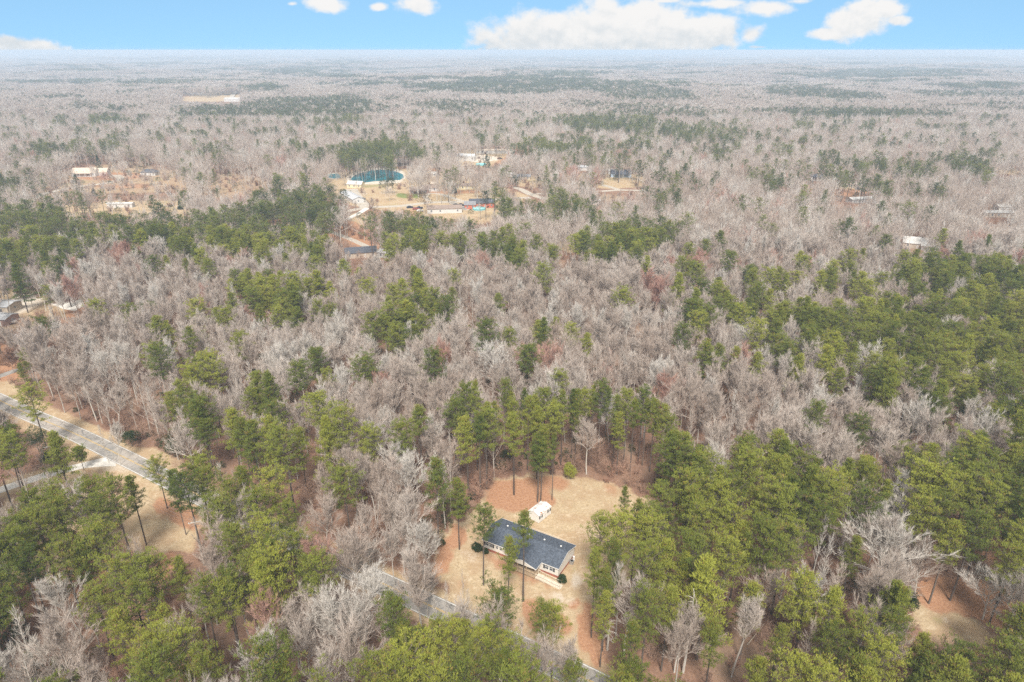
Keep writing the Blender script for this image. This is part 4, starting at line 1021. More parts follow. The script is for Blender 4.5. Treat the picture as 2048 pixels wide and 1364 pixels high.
# ------------------------------------------------------------------ the uncountable rest, scattered over points
def scatter(name, pos, rot, scl, idx, objs, label):
    col = bpy.data.collections.new(name + '_shapes')
    for k, ob in enumerate(objs): ob.name = '%s_%02d' % (name[:12], k); col.objects.link(ob)
    me = bpy.data.meshes.new(name)
    me.vertices.add(len(pos)); me.vertices.foreach_set('co', np.asarray(pos, np.float32).ravel())
    a = me.attributes.new('rz', 'FLOAT', 'POINT'); a.data.foreach_set('value', np.asarray(rot, np.float32))
    a = me.attributes.new('sc', 'FLOAT_VECTOR', 'POINT'); a.data.foreach_set('vector', np.asarray(scl, np.float32).ravel())
    a = me.attributes.new('which', 'INT', 'POINT'); a.data.foreach_set('value', np.asarray(idx, np.int32))
    me.update()
    o = bpy.data.objects.new(name, me); C.objects.link(o); o['kind'] = 'stuff'; o['label'] = label; o['category'] = name.replace('_', ' ')
    gt = bpy.data.node_groups.new(name, 'GeometryNodeTree')
    gt.interface.new_socket('Geometry', in_out='INPUT', socket_type='NodeSocketGeometry')
    gt.interface.new_socket('Geometry', in_out='OUTPUT', socket_type='NodeSocketGeometry')
    nd = gt.nodes; ln = gt.links
    gi = nd.new('NodeGroupInput'); go = nd.new('NodeGroupOutput')
    ci = nd.new('GeometryNodeCollectionInfo'); ci.inputs[0].default_value = col; ci.inputs[1].default_value = True; ci.inputs[2].default_value = True
    iop = nd.new('GeometryNodeInstanceOnPoints'); iop.inputs['Pick Instance'].default_value = True
    def attr(nm, typ):
        n = nd.new('GeometryNodeInputNamedAttribute'); n.data_type = typ; n.inputs[0].default_value = nm; return n.outputs[0]
    cx = nd.new('ShaderNodeCombineXYZ'); ln.new(attr('rz', 'FLOAT'), cx.inputs[2])
    er = nd.new('FunctionNodeEulerToRotation'); ln.new(cx.outputs[0], er.inputs[0])
    ln.new(gi.outputs[0], iop.inputs['Points']); ln.new(ci.outputs[0], iop.inputs['Instance'])
    ln.new(attr('which', 'INT'), iop.inputs['Instance Index']); ln.new(er.outputs[0], iop.inputs['Rotation']); ln.new(attr('sc', 'FLOAT_VECTOR'), iop.inputs['Scale'])
    ln.new(iop.outputs[0], go.inputs[0])
    md = o.modifiers.new('scatter', 'NODES'); md.node_group = gt
    return o
def obj_of(B, mats): return bpy.data.objects.new('shape', B.mesh('shape', mats))
PINE1, BARE1 = make_variants(1)
TM = [M['twig'], M['whitetwig'], M['redtwig']]
def scatter_rows(rows, P0, B0, bare, name, label):
    if not rows: return
    pos = [(r[0], r[1], float(terrain(r[0], r[1]))) for r in rows]; rot = RS.uniform(0, 6.28, len(rows)); scl = []; idx = []
    nv = len(B0 if bare else P0)
    for r in rows:
        pr = (B0 if bare else P0)[r[4]]; s = r[2] / pr[2]; scl.append((s * r[3], s * r[3], s)); idx.append(r[4] + nv * r[5] if bare else r[4])
    if bare: objs = [obj_of(*merged('s', T, K, M['bark'], [TM[fl]])) for fl in range(3) for (T, K, h, r) in B0]
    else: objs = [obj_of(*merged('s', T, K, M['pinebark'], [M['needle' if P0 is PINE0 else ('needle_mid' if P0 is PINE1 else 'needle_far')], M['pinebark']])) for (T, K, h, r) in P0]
    return scatter(name, pos, rot, scl, idx, objs, label)
rest_p, rest_b = pines[NIND:], bares[NIND:]
LOD1 = 330
scatter_rows([r for r in rest_p if r[1] < LOD1], PINE0, BARE0, False, 'pine_woods', 'green pine woods beyond the nearest pines, crowns closing together')
scatter_rows([r for r in rest_b if r[1] < LOD1], PINE0, BARE0, True, 'leafless_woods', 'grey leafless woods behind the house, crowns closing together')
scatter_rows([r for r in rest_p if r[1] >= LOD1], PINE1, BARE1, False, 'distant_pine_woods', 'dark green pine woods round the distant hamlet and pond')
scatter_rows([r for r in rest_b if r[1] >= LOD1], PINE1, BARE1, True, 'distant_leafless_woods', 'pale leafless woods stretching round the distant hamlet')
# 1000 .. 1750 m
PINE2, BARE2 = make_variants(2)
x, y, z, h, isp, px, py = layout(1000, 1800, 8.0, (16, 22), (14, 19), PINEZ + FARZ)
rp = [(x[i], y[i], h[i] * .93, RS.uniform(1.15, 1.5), RS.randint(len(pspec)), 0, -1) for i in range(len(x)) if isp[i]]
rb = [(x[i], y[i], h[i], RS.uniform(1.2, 1.6), (0, 2, 4, 5, 8)[RS.randint(5)], int(RS.rand() < .03), -1) for i in range(len(x)) if not isp[i]]
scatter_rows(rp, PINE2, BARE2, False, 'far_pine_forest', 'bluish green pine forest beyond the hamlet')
scatter_rows(rb, PINE2, BARE2, True, 'far_leafless_forest', 'mauve grey leafless forest beyond the hamlet')
# beyond: tracts of forest, each tract one shape of some sixty trees
def tract(kind, seed, size=64.0):
    random.seed(seed); B = MB()
    mats = [M['bark'], M['twig'], M['whitetwig'], M['needle_far'], M['pinebark']]
    step = 8.2; k = int(size / step)
    for a in range(k):
        for b in range(k):
            if random.random() < .06: continue
            X0 = (a + random.uniform(.1, .9)) * step - size / 2; Y0 = (b + random.uniform(.1, .9)) * step - size / 2
            pine = random.random() < {'P': .95, 'B': .012, 'M': .5}[kind]
            v = random.choice((0, 1, 2, 3, 5, 6)) if pine else random.choice((0, 2, 4, 5, 8)); T, K, h, r = (PINE2 if pine else BARE2)[v]
            hh = random.uniform(15, 22) if pine else random.uniform(13, 19); s = hh / h; w = s * random.uniform(1.4, 1.9); c, sn = math.cos(a * 3 + b), math.sin(a * 3 + b); n0 = B.n
            keep = 2 if not pine else 1
            vv = [(X0 + (q[0] * c - q[1] * sn) * w, Y0 + (q[0] * sn + q[1] * c) * w, q[2] * s) for q in K.v]
            vm = {}; 
            for fi, f in enumerate(K.f):
                if len(f) != 3 or (fi % keep): continue
                n = len(B.v)
                if keep == 2:   # fatten the slivers that remain
                    p0, p1, p2 = (Vector(vv[i]) for i in f); mid = (p0 + p1) / 2; B.v += [tuple(mid + (p0 - mid) * 1.9), tuple(mid + (p1 - mid) * 1.9), tuple(p2)]
                else: B.v += [vv[i] for i in f]
                B.f.append((n, n + 1, n + 2)); B.m.append(3 if pine and K.m[fi] == 0 else (4 if pine else 1)); B.t.append(K.t[fi])
            B.n = len(B.v)
    return obj_of(B, mats)
tracts = [tract('B', 1), tract('B', 2), tract('B', 3), tract('M', 4), tract('M', 5), tract('P', 6), tract('P', 7)]
print('tract tris', [len(t.data.polygons) for t in tracts], time.perf_counter() - _t0)
rows = []
for (y0, y1, s) in ((1780, 4200, 56), (4200, 9000, 66), (9000, 20000, 92)):
    P = grid(y0, y1, s, .80, 100); x, y = P[:, 0], P[:, 1]; z = terrain(x, y)
    share, px, py = classify(x, y, z, 15, FARZ)
    n = wnoise(x / 2.4, y, 520, 7) + .7 * wnoise(x / 2, y, 1500, 2) + .35 * wnoise(x, y, 170, 12)
    px, py = proj(x + 40 * wnoise(x, y, 150, 3), y + 60 * wnoise(x, y, 180, 5), z + 15); share = np.zeros(len(x))
    for a, poly in FARZ: m_ = inpoly(px, py, poly); share[m_] = np.maximum(share[m_], a)
    for i in range(len(x)):
        if y[i] < 5000 and any(inpoly(px[i], py[i] + 1, c) for c in CLEAR[FARC:FARC + 4]): continue
        q = share[i]
        if q < .1: q = .85 if n[i] > .80 else (.4 if n[i] > .5 else .03)
        r = RS.rand()
        k = RS.choice([5, 6]) if r < q * .8 else (RS.choice([3, 4]) if r < q * 1.1 else RS.choice([0, 1, 2]))
        sc = s / 56 * 1.04
        rows.append((x[i], y[i], z[i], RS.randint(4) * 1.5708 + RS.uniform(-.2, .2), sc, 1.0 + .15 * (sc - 1), k))
rows = np.array(rows)
print('tracts placed', len(rows))
scatter('horizon_forest', rows[:, :3], rows[:, 3], np.stack([rows[:, 4], rows[:, 4], rows[:, 5]], 1), rows[:, 6].astype(int), tracts, 'hazy blue-grey forest running to the horizon')
# undergrowth
BR = [shrub(h, 500 + i, True) for i, h in enumerate((2.4, 3.6, 5.0, 1.8, 7.0))]
SHB = [shrub(h, 520 + i) for i, h in enumerate((1.6, 2.4, 3.2))]
P = grid(52, 420, 4.2); x, y = P[:, 0], P[:, 1]
px, py = proj(x, y, x * 0); bad = blocked(x, y, x * 0, np.full(len(x), 3.0), 1.5)
bad |= dist_line(x, y, ROADC) < 7.5; bad |= dist_line(x, y, LANEC) < 5
for p in (PAINT[16][2], PAINT[18][2]): bad |= inpoly(px, py, p)
bad |= RS.uniform(0, 1, len(x)) < .22
x, y = x[~bad], y[~bad]
ed = [g(*p) for p in [(985, 948), (1010, 944), (1060, 938), (1110, 940), (1150, 944), (1190, 948), (1225, 956), (1250, 968)]]; ed2 = [g(*p) for p in [(985, 952), (968, 985), (950, 1015), (925, 1032), (895, 1045), (868, 1075), (860, 1120)]]; ed3 = [g(*p) for p in [(150, 815), (230, 868), (262, 880), (330, 895), (380, 925)]]
for e_, wd in ((ed, 7), (ed2, 4), (ed3, 5)):
    for q_ in smooth_line(e_, 1.6): x = np.append(x, q_.x + RS.uniform(-wd, wd) * .5); y = np.append(y, q_.y + RS.uniform(0, wd))
k = RS.randint(0, 5, len(x)); ev = RS.uniform(0, 1, len(x)) < np.where(np.arange(len(x)) > (~bad).sum(), .35, .07) + .10 * np.clip(wnoise(x, y, 50, 4), 0, 1)
k = np.where(ev, 5 + RS.randint(0, 3, len(x)), k); s = RS.uniform(.7, 1.25, len(x))
scatter('undergrowth', np.stack([x, y, x * 0], 1), RS.uniform(0, 6.28, len(x)), np.stack([s, s, s], 1), k, [obj_of(b, [M['brush']]) for b in BR] + [obj_of(b, [M['shrubleaf']]) for b in SHB], 'reddish brown brush and green saplings under the trees')
BM_ = [shrub(h, 540 + i, True) for i, h in enumerate((2.5, 3.5, 4.5))]
for b_ in BM_:
    for k_ in range(0, len(b_.v), 3):
        p0, p1 = Vector(b_.v[k_]), Vector(b_.v[k_ + 1]); m_ = (p0 + p1) / 2; b_.v[k_] = tuple(m_ + (p0 - m_) * 2.2); b_.v[k_ + 1] = tuple(m_ + (p1 - m_) * 2.2)
P = grid(420, 1000, 8.0); x, y = P[:, 0], P[:, 1]; px, py = proj(x, y, x * 0); bad = blocked(x, y, x * 0, np.full(len(x), 2.0), 1.5)
keep = np.where(bad, RS.uniform(0, 1, len(x)) < np.where(px < 560, .5, .12), RS.uniform(0, 1, len(x)) < .5)
for c in PONDS: keep &= ~inpoly(px, py, c)
hx = np.array([[h_.x, h_.y] for h_ in HOUSES_AT]); keep &= np.min(np.hypot(x[:, None] - hx[None, :, 0], y[:, None] - hx[None, :, 1]), axis=1) > 11
x, y = x[keep], y[keep]; k = RS.randint(0, 4, len(x)); s = RS.uniform(.7, 1.3, len(x))
scatter('brush', np.stack([x, y, terrain(x, y)], 1), RS.uniform(0, 6.28, len(x)), np.stack([s, s, s], 1), k, [obj_of(b, [M['brush']]) for b in BM_] + [obj_of(SHB[2], [M['shrubleaf']])], 'low pinkish brown brush in the distant yards and wood edges')
print('forest done', time.perf_counter() - _t0)

# ------------------------------------------------------------------ the grey-roofed house
def siding(name, col, pitch=.2):
    m, N = mat(name); tc = N.n('ShaderNodeTexCoord')
    sp = N.n('ShaderNodeSeparateXYZ'); N.l(tc.outputs['Object'], sp.inputs[0])
    lap = N.m('FRACT', N.m('MULTIPLY', sp.outputs[2], 1 / pitch)); nz = N.noise(1.3, tc.outputs['Object'], 4, .6)
    c = N.mix(N.m('LESS_THAN', lap, .12), col, tuple(v * .72 for v in col))
    c = N.mix(N.m('MULTIPLY', N.ramp(nz, .45, .75), .25), c, tuple(v * .8 for v in col))
    finish(N, c, .55, .3); return m
def shingle(name, a, b, scale=3.0):
    m, N = mat(name); tc = N.n('ShaderNodeTexCoord')
    br = N.n('ShaderNodeTexBrick'); br.inputs['Scale'].default_value = scale; br.inputs['Color1'].default_value = a + (1,); br.inputs['Color2'].default_value = b + (1,)
    br.inputs['Mortar'].default_value = tuple(v * .6 for v in a) + (1,); br.inputs['Mortar Size'].default_value = .012; br.inputs['Brick Width'].default_value = .9; br.inputs['Row Height'].default_value = .42
    N.l(tc.outputs['Object'], br.inputs['Vector'])
    nz = N.noise(2.0, tc.outputs['Object'], 6, .75); n2 = N.noise(14, tc.outputs['Object'], 3, .7)
    c = N.mix(N.ramp(N.m('ADD', N.m('MULTIPLY', nz, .6), N.m('MULTIPLY', n2, .4)), .38, .62), br.outputs[0], tuple(min(1, v * 1.75) for v in b))
    finish(N, c, .9, .15, bump=n2, bstr=.4, bdist=.02); return m
def metal_roof(name, col, pitch=.6, straw=False):
    m, N = mat(name); tc = N.n('ShaderNodeTexCoord'); sp = N.n('ShaderNodeSeparateXYZ'); N.l(tc.outputs['Object'], sp.inputs[0])
    rb = N.m('LESS_THAN', N.m('FRACT', N.m('MULTIPLY', sp.outputs[0], 1 / pitch)), .1)
    nz = N.noise(1.1, tc.outputs['Object'], 6, .7)
    c = N.mix(rb, col, tuple(v * .75 for v in col)); c = N.mix(N.m('MULTIPLY', N.ramp(nz, .5, .75), .4), c, tuple(v * .7 for v in col))
    if straw: c = N.mix(N.ramp(nz, .56, .60), c, (.42, .20, .11))
    finish(N, c, .45, .4); return m
M['siding'] = siding('cream vinyl siding', (.74, .70, .64)); M['white'] = simple('white trim', (.78, .77, .75), .5, .04)
M['shingle'] = shingle('charcoal shingles', (.042, .052, .070), (.070, .083, .105)); M['brick'] = shingle('red brick skirt', (.20, .07, .05), (.27, .10, .07), 4)
M['glass'] = simple('window glass', (.03, .04, .055), .12, .1, spec=.6); M['shutter'] = simple('black shutters', (.015, .02, .03), .5, .1)
M['deck'] = simple('weathered pine boards', (.40, .30, .20), .8, .22, 2.5); M['deckpale'] = simple('bleached ramp boards', (.62, .55, .45), .8, .12, 2.5)
M['dark'] = simple('dark opening', (.02, .018, .016), .9, .1); M['door'] = simple('painted door', (.60, .58, .55), .5, .05); M['steel'] = simple('galvanised steel', (.45, .46, .47), .4, .1, metal=.6)
M['pole'] = simple('weathered pole wood', (.27, .235, .205), .9, .2, 2.0); M['wire'] = simple('wire', (.20, .19, .18), .6, .05)

def window_part(parent, o, u, n, w, h, shutters=False, panes=2, t=.05, label=None):
    """window with frame, sash glass, optional shutters. o centre, u along, n outward"""
    o = Vector(o); u = Vector(u).normalized(); n = Vector(n).normalized(); z = Vector((0, 0, 1))
    def slab(B, c, a, b, d0, d1):
        c = Vector(c); pts = [c - u * a - z * b + n * d0, c + u * a - z * b + n * d0, c + u * a + z * b + n * d0, c - u * a + z * b + n * d0]; B.prism(pts, n * (d1 - d0))
    F = MB(); fw = .06
    for s in (-1, 1): slab(F, o + u * s * (w / 2 - fw / 2), fw / 2, h / 2, .0, t); slab(F, o + z * s * (h / 2 - fw / 2), w / 2 - fw, fw / 2, .0, t)
    slab(F, o, w / 2 - fw, .03, .0, t * .9)
    if panes == 2: slab(F, o, .02, h / 2 - fw, 0, t * .7)
    f = F.build('window', M['white'], parent)
    G = MB(); slab(G, o, w / 2 - fw, h / 2 - fw, .002, .014); G.build('pane', M['glass'], f)
    if shutters:
        for s in shutters: S = MB(); slab(S, o + u * s * (w / 2 + .22), .18, h / 2 + .02, .002, .04); S.build('shutter', M['shutter'], parent)
    return f

def rails(B, pts, zt, zb=None, w=.045, step=.45, posts=1.6, mid=True):
    """handrail with balusters along pts (each with its own z); zt rail height above pts"""
    for a, b in zip(pts[:-1], pts[1:]):
        a = Vector(a); b = Vector(b); L = (b - a).length; up = Vector((0, 0, zt))
        B.tube(a + up, b + up, w, w, 4); B.tube(a + Vector((0, 0, .12)), b + Vector((0, 0, .12)), w * .7, w * .7, 4)
        n = max(1, int(L / step))
        for i in range(n + 1): p = a.lerp(b, i / n); B.tube(p + Vector((0, 0, .1)), p + up, .02, .02, 4)
        n = max(1, round(L / posts))
        for i in range(n + 1): p = a.lerp(b, i / n); B.tube((p.x, p.y, -.1 if zb is None else zb), p + up * 1.08, .055, .055, 4)

hp = g(1116.0, 1157.0)
HA = R(-30)
house = empty('mobile_home', (hp.x, hp.y, 0), HA, 'cream sided double-wide house with charcoal shingle roof and front porch', 'house')
L, Wd, FL, WT = 18.0, 7.7, .62, 2.85          # length, depth, floor height, wall top
RZ = WT + 1.22; OV = .32                      # ridge
B = MB(); B.quadbox(-L + .05, -.05, .05, Wd - .05, -.1, FL); B.build('foundation', M['brick'], house)
B = MB(); B.prism([(-L, 0, FL), (-L, Wd, FL), (-L, Wd, WT), (-L, Wd / 2, RZ - .12), (-L, 0, WT)], (L, 0, 0)); wall = B.build('wall', M['siding'], house)
B = MB()
for s in (0, 1):
    y0 = -OV if s == 0 else Wd + OV; ze = WT - OV * (RZ - WT) / (Wd / 2)
    pts = [(-L - .25, y0, ze), (-L - .25, Wd / 2, RZ), (-L - .25, Wd / 2, RZ + .07), (-L - .25, y0, ze + .07)]
    B.prism(pts, (L + .5, 0, 0))
# porch gable roof, ridge runs out over the front
PX0, PX1, PY = -10.2, -3.9, -2.75; pm = (PX0 + PX1) / 2; ze = WT - OV * (RZ - WT) / (Wd / 2); pr = ze + 1.08
for s, xe in ((0, PX0 - .2), (1, PX1 + .2)):
    yb = (pr - WT) / ((RZ - WT) / (Wd / 2))
    B.poly([(xe, PY, ze + .03), (pm, PY, pr + .03), (pm, yb, pr + .03), (xe, -.1, ze + .03)][::(1 if s == 0 else -1)])
    B.poly([(xe, PY, ze - .05), (pm, PY, pr - .05), (pm, yb, pr - .05), (xe, -.1, ze - .05)])
    B.poly([(xe, PY, ze - .05), (pm, PY, pr - .05), (pm, PY, pr + .03), (xe, PY, ze + .03)]); B.poly([(xe, PY, ze - .05), (xe, PY, ze + .03), (xe, -.1, ze + .03), (xe, -.1, ze - .05)])
roof = B.build('roof', M['shingle'], house)
for (vx, vy, kk) in ((-15.0, 5.2, 0), (-9.4, 5.0, 0), (-7.2, 5.4, 1), (-5.9, 5.2, 0), (-1.9, 5.0, 0), (-6.0, 4.8, 1), (-2.6, 6.6, 1)):
    B = MB(); zz = RZ - (vy - Wd / 2) * (RZ - WT) / (Wd / 2); B.tube((vx, vy, zz - .05), (vx, vy, zz + (.34 if kk else .22)), .05 if kk else .16, .05 if kk else .14, 8, cap=True)
    if not kk: B.tube((vx, vy, zz + .22), (vx, vy, zz + .28), .2, .17, 8, cap=True)
    B.build('roof_vent', M['steel'] if kk else M['white'], roof)
B = MB()   # trim: fascia, rake boards, gutter
for y0 in (-OV - .03,): B.quadbox(-L - .25, PX0 - .25, y0 - .03, y0, ze - .12, ze + .06); B.quadbox(PX1 + .25, .25, y0 - .03, y0, ze - .12, ze + .06)
B.quadbox(-L - .25, .25, Wd + OV, Wd + OV + .06, ze - .12, ze + .06)
for xe in (-L - .28, .25):
    for y0 in (-OV, Wd + OV): B.prism([(xe, y0, ze - .14), (xe, Wd / 2, RZ - .14), (xe, Wd / 2, RZ + .04), (xe, y0, ze + .04)], (.03, 0, 0))
for xe in (PX0 - .2, PX1 + .2): B.prism([(xe, PY - .03, ze - .18), (pm, PY - .03, pr - .18), (pm, PY - .03, pr + .03), (xe, PY - .03, ze + .03)], (0, .03, 0))
for xe in (PX0 - .23, PX1 + .2): B.quadbox(xe, xe + .03, PY, -OV - .05, ze - .12, ze + .035)
B.build('fascia', M['white'], house)
B = MB(); B.poly([(PX0 + .1, PY + .12, ze - .1), (PX1 - .1, PY + .12, ze - .1), (pm, PY + .12, pr - .12)]); B.prism([(PX0, PY + .14, ze - .25), (PX1, PY + .14, ze - .25), (PX1, PY + .14, ze - .08), (PX0, PY + .14, ze - .08)], (0, .1, 0)); B.build('porch_gable', M['siding'], house)
for px_ in (PX0 + .1, PX0 + 2.1, PX1 - 2.1, PX1 - .1): B = MB(); B.quadbox(px_ - .07, px_ + .07, PY + .15, PY + .29, .6, ze - .1); B.build('porch_post', M['deck'], house)
for wx in (-2.62, -1.62): window_part(house, (wx, 0, 1.95), (1, 0, 0), (0, -1, 0), .84, 1.35, (-1,) if wx < -2 else (1,))
for wx in (-17.1, -16.2): window_part(house, (wx, 0, 1.95), (1, 0, 0), (0, -1, 0), .8, 1.3, (-1,) if wx < -16.6 else (1,))
for wx in (-14.6, -13.7, -11.6): window_part(house, (wx, 0, 2.0), (1, 0, 0), (0, -1, 0), .62, 1.2, (-1, 1) if wx > -12 else None)
for wx in (-8.9,): window_part(house, (wx, 0, 2.0), (1, 0, 0), (0, -1, 0), .95, 1.2, (-1, 1))
for wx, ww in ((-15.5, .9), (-12.5, .9), (-3.5, .9), (-1.5, .7)): window_part(house, (wx, Wd, 2.0), (-1, 0, 0), (0, 1, 0), ww, 1.1)
B = MB(); B.quadbox(-6.5, -5.55, -.05, -.005, .68, 2.75); dr = B.build('door', M['door'], house); B = MB(); B.tube((-5.65, -.05, 1.65), (-5.65, -.12, 1.65), .03, .03, 6, cap=True); B.build('handle', M['steel'], dr)
B = MB(); B.quadbox(-8.2, -7.25, Wd + .005, Wd + .05, .68, 2.7); B.build('door', M['door'], house)
# porch deck, rail and the long ramp
B = MB()
n = int((PX1 - PX0) / .15)
for i in range(n): x0 = PX0 + i * .15; B.quadbox(x0, x0 + .138, PY + .05, -.02, .55, .60)
B.quadbox(PX0, PX1, PY + .08, PY + .14, .32, .54); B.quadbox(PX0, PX1, -.2, -.1, .32, .54)
for i in range(5):
    for y0 in (PY + .2, -.3): xx = PX0 + .1 + i * (PX1 - PX0 - .3) / 4; B.quadbox(xx, xx + .1, y0, y0 + .1, -.1, .32)
B.build('porch_deck', M['deck'], house)
B = MB(); rails(B, [(PX0 + .05, -.15, .6), (PX0 + .05, PY + .1, .6), (PX1 - .1, PY + .1, .6)], .95, .0); B.build('porch_railing', M['deck'], house)
RX0, RX1, RY0, RY1 = PX1, 1.75, PY + .1, PY + 1.45
ramp = MB(); nn = 38
for i in range(nn):
    a, b = i / nn, (i + .93) / nn
    xa, xb = RX0 + (RX1 - RX0) * a, RX0 + (RX1 - RX0) * b; za, zb = .60 * (1 - a) + .03, .60 * (1 - b) + .03
    ramp.prism([(xa, RY0, za), (xb, RY0, zb), (xb, RY0, zb - .045), (xa, RY0, za - .045)], (0, RY1 - RY0, 0))
for y0 in (RY0, RY1 - .05): ramp.prism([(RX0, y0, .56), (RX1, y0, -.02), (RX1, y0, -.08), (RX0, y0, .36)], (0, .05, 0))
rp_ = ramp.build('ramp', M['deckpale'], house)
B = MB(); rails(B, [(RX0, RY0, .6), (RX1 - .1, RY0, .04)], .92); B.build('handrail', M['deckpale'], rp_)
B = MB(); rails(B, [(RX0, RY1, .6), (RX1 - .3, RY1, .05)], .92); B.build('handrail', M['deckpale'], rp_)
B = MB(); [B.quadbox(-12.6, -3.0, Wd + .03 + .15 * i, Wd + .168 + .15 * i, .52, .57) for i in range(14)]; B.build('back_deck', M['deck'], house)
B = MB(); rails(B, [(-12.6, Wd + .1, .57), (-12.6, Wd + 2.1, .57), (-3.0, Wd + 2.1, .57), (-3.0, Wd + .6, .57)], 1.0); B.build('back_railing', M['deckpale'], house)
B = MB()
for i in range(3): B.quadbox(-3.0 + .28 * i, -2.72 + .28 * i, Wd + .3, Wd + 1.5, -.02, .42 - .16 * i)
B.build('back_steps', M['deck'], house)
def loc(x, y, z=0): return house.matrix_basis @ Vector((x, y, z)) if False else Vector((hp.x + x * math.cos(HA) - y * math.sin(HA), hp.y + x * math.sin(HA) + y * math.cos(HA), z))
# air conditioner at the gable end
p = loc(.55, 5.4); e = empty('air_conditioner', p, HA, 'small grey outdoor air conditioner at the right gable end of the house', 'air conditioner')
B = MB(); B.quadbox(-.38, .38, -.38, .38, .02, .82); B.build('cabinet', M['steel'], e); B = MB(); B.tube((0, 0, .825), (0, 0, .86), .3, .3, 12, cap=True); B.build('fan_grille', M['dark'], e)
p = loc(.45, 6.6); e = empty('fuel_tank', p, HA, 'upright white gas cylinder with rusty cap beside the air conditioner', 'gas cylinder')
B = MB(); B.tube((0, 0, 0), (0, 0, 1.05), .22, .22, 12); B.dome((0, 0, 1.05), .22, .16, 12); B.build('tank', M['white'], e); B = MB(); B.tube((0, 0, 1.15), (0, 0, 1.32), .09, .09, 8, cap=True); B.build('cap', simple('rust red', (.35, .08, .05)), e)
# clipped shrubs
for (x_, y_, r_, lb) in ((1.15, -.75, 1.0, 'round dark green bush at the corner by the ramp foot'), (-18.9, -1.1, 1.25, 'dark green bush under the far left windows of the house'), (-17.0, -1.0, .7, 'small green bush below the left windows beside the larger bush')):
    p = loc(x_, y_); T, K = bushy_tree(r_ * 1.7, r_ * 1.05, 0, int(r_ * 100)); n_ = len(T.f)
    B, mm = merged('bush', T, K, M['pinebark'], [M['needle_dark']]); o = B.build('bush', mm); o.location = p; tag(o, lb, 'bush', 'bushes round the house')

# ------------------------------------------------------------------ the shed
sp_ = g(1077.6, 1047.2); SA = R(50)
sh = empty('garden_shed', (sp_.x, sp_.y, 0), SA, 'small white shed with pine straw lying on its pale metal roof', 'shed')
SL, SW, SHT = 4.5, 2.9, 2.25
M['sidingw'] = siding('white shed siding', (.76, .73, .69), .18); M['shedroof'] = metal_roof('white metal roof with straw', (.74, .74, .73), .45, True)
B = MB(); B.prism([(0, 0, .12), (0, SW, .12), (0, SW, SHT), (0, SW / 2, SHT + .46), (0, 0, SHT)], (SL, 0, 0)); B.build('wall', M['sidingw'], sh)
B = MB()
for s in (0, 1): y0 = -.14 if s == 0 else SW + .14; B.prism([(-.1, y0, SHT - .02), (-.1, SW / 2, SHT + .50), (-.1, SW / 2, SHT + .54), (-.1, y0, SHT + .02)], (SL + .2, 0, 0))
B.build('roof', M['shedroof'], sh)
B = MB()
for xe in (-.13, SL + .1):
    for y0 in (-.14, SW + .14): B.prism([(xe, y0, SHT - .1), (xe, SW / 2, SHT + .42), (xe, SW / 2, SHT + .54), (xe, y0, SHT + .02)], (.03, 0, 0))
for x0 in (0, SL): B.quadbox(x0 - .03, x0 + .03, -.03, .03, .1, SHT)
B.build('trim', M['white'], sh)
B = MB(); B.quadbox(1.65, 2.95, -.04, -.005, .2, 2.0); d_ = B.build('door', M['white'], sh); B = MB(); B.quadbox(2.28, 2.32, -.06, -.04, .2, 2.0); B.tube((2.2, -.05, 1.1), (2.2, -.1, 1.1), .03, .03, 6, cap=True); B.build('handle', M['steel'], d_)
for wx in (.75, 3.85): window_part(sh, (wx, 0, 1.45), (1, 0, 0), (0, -1, 0), .45, .7, (-1, 1), 1)
B = MB()
for i in range(4): B.quadbox(.1, SL - .1, .05 + i * .9, .2 + i * .9, -.05, .12)
B.build('skid', M['deck'], sh)

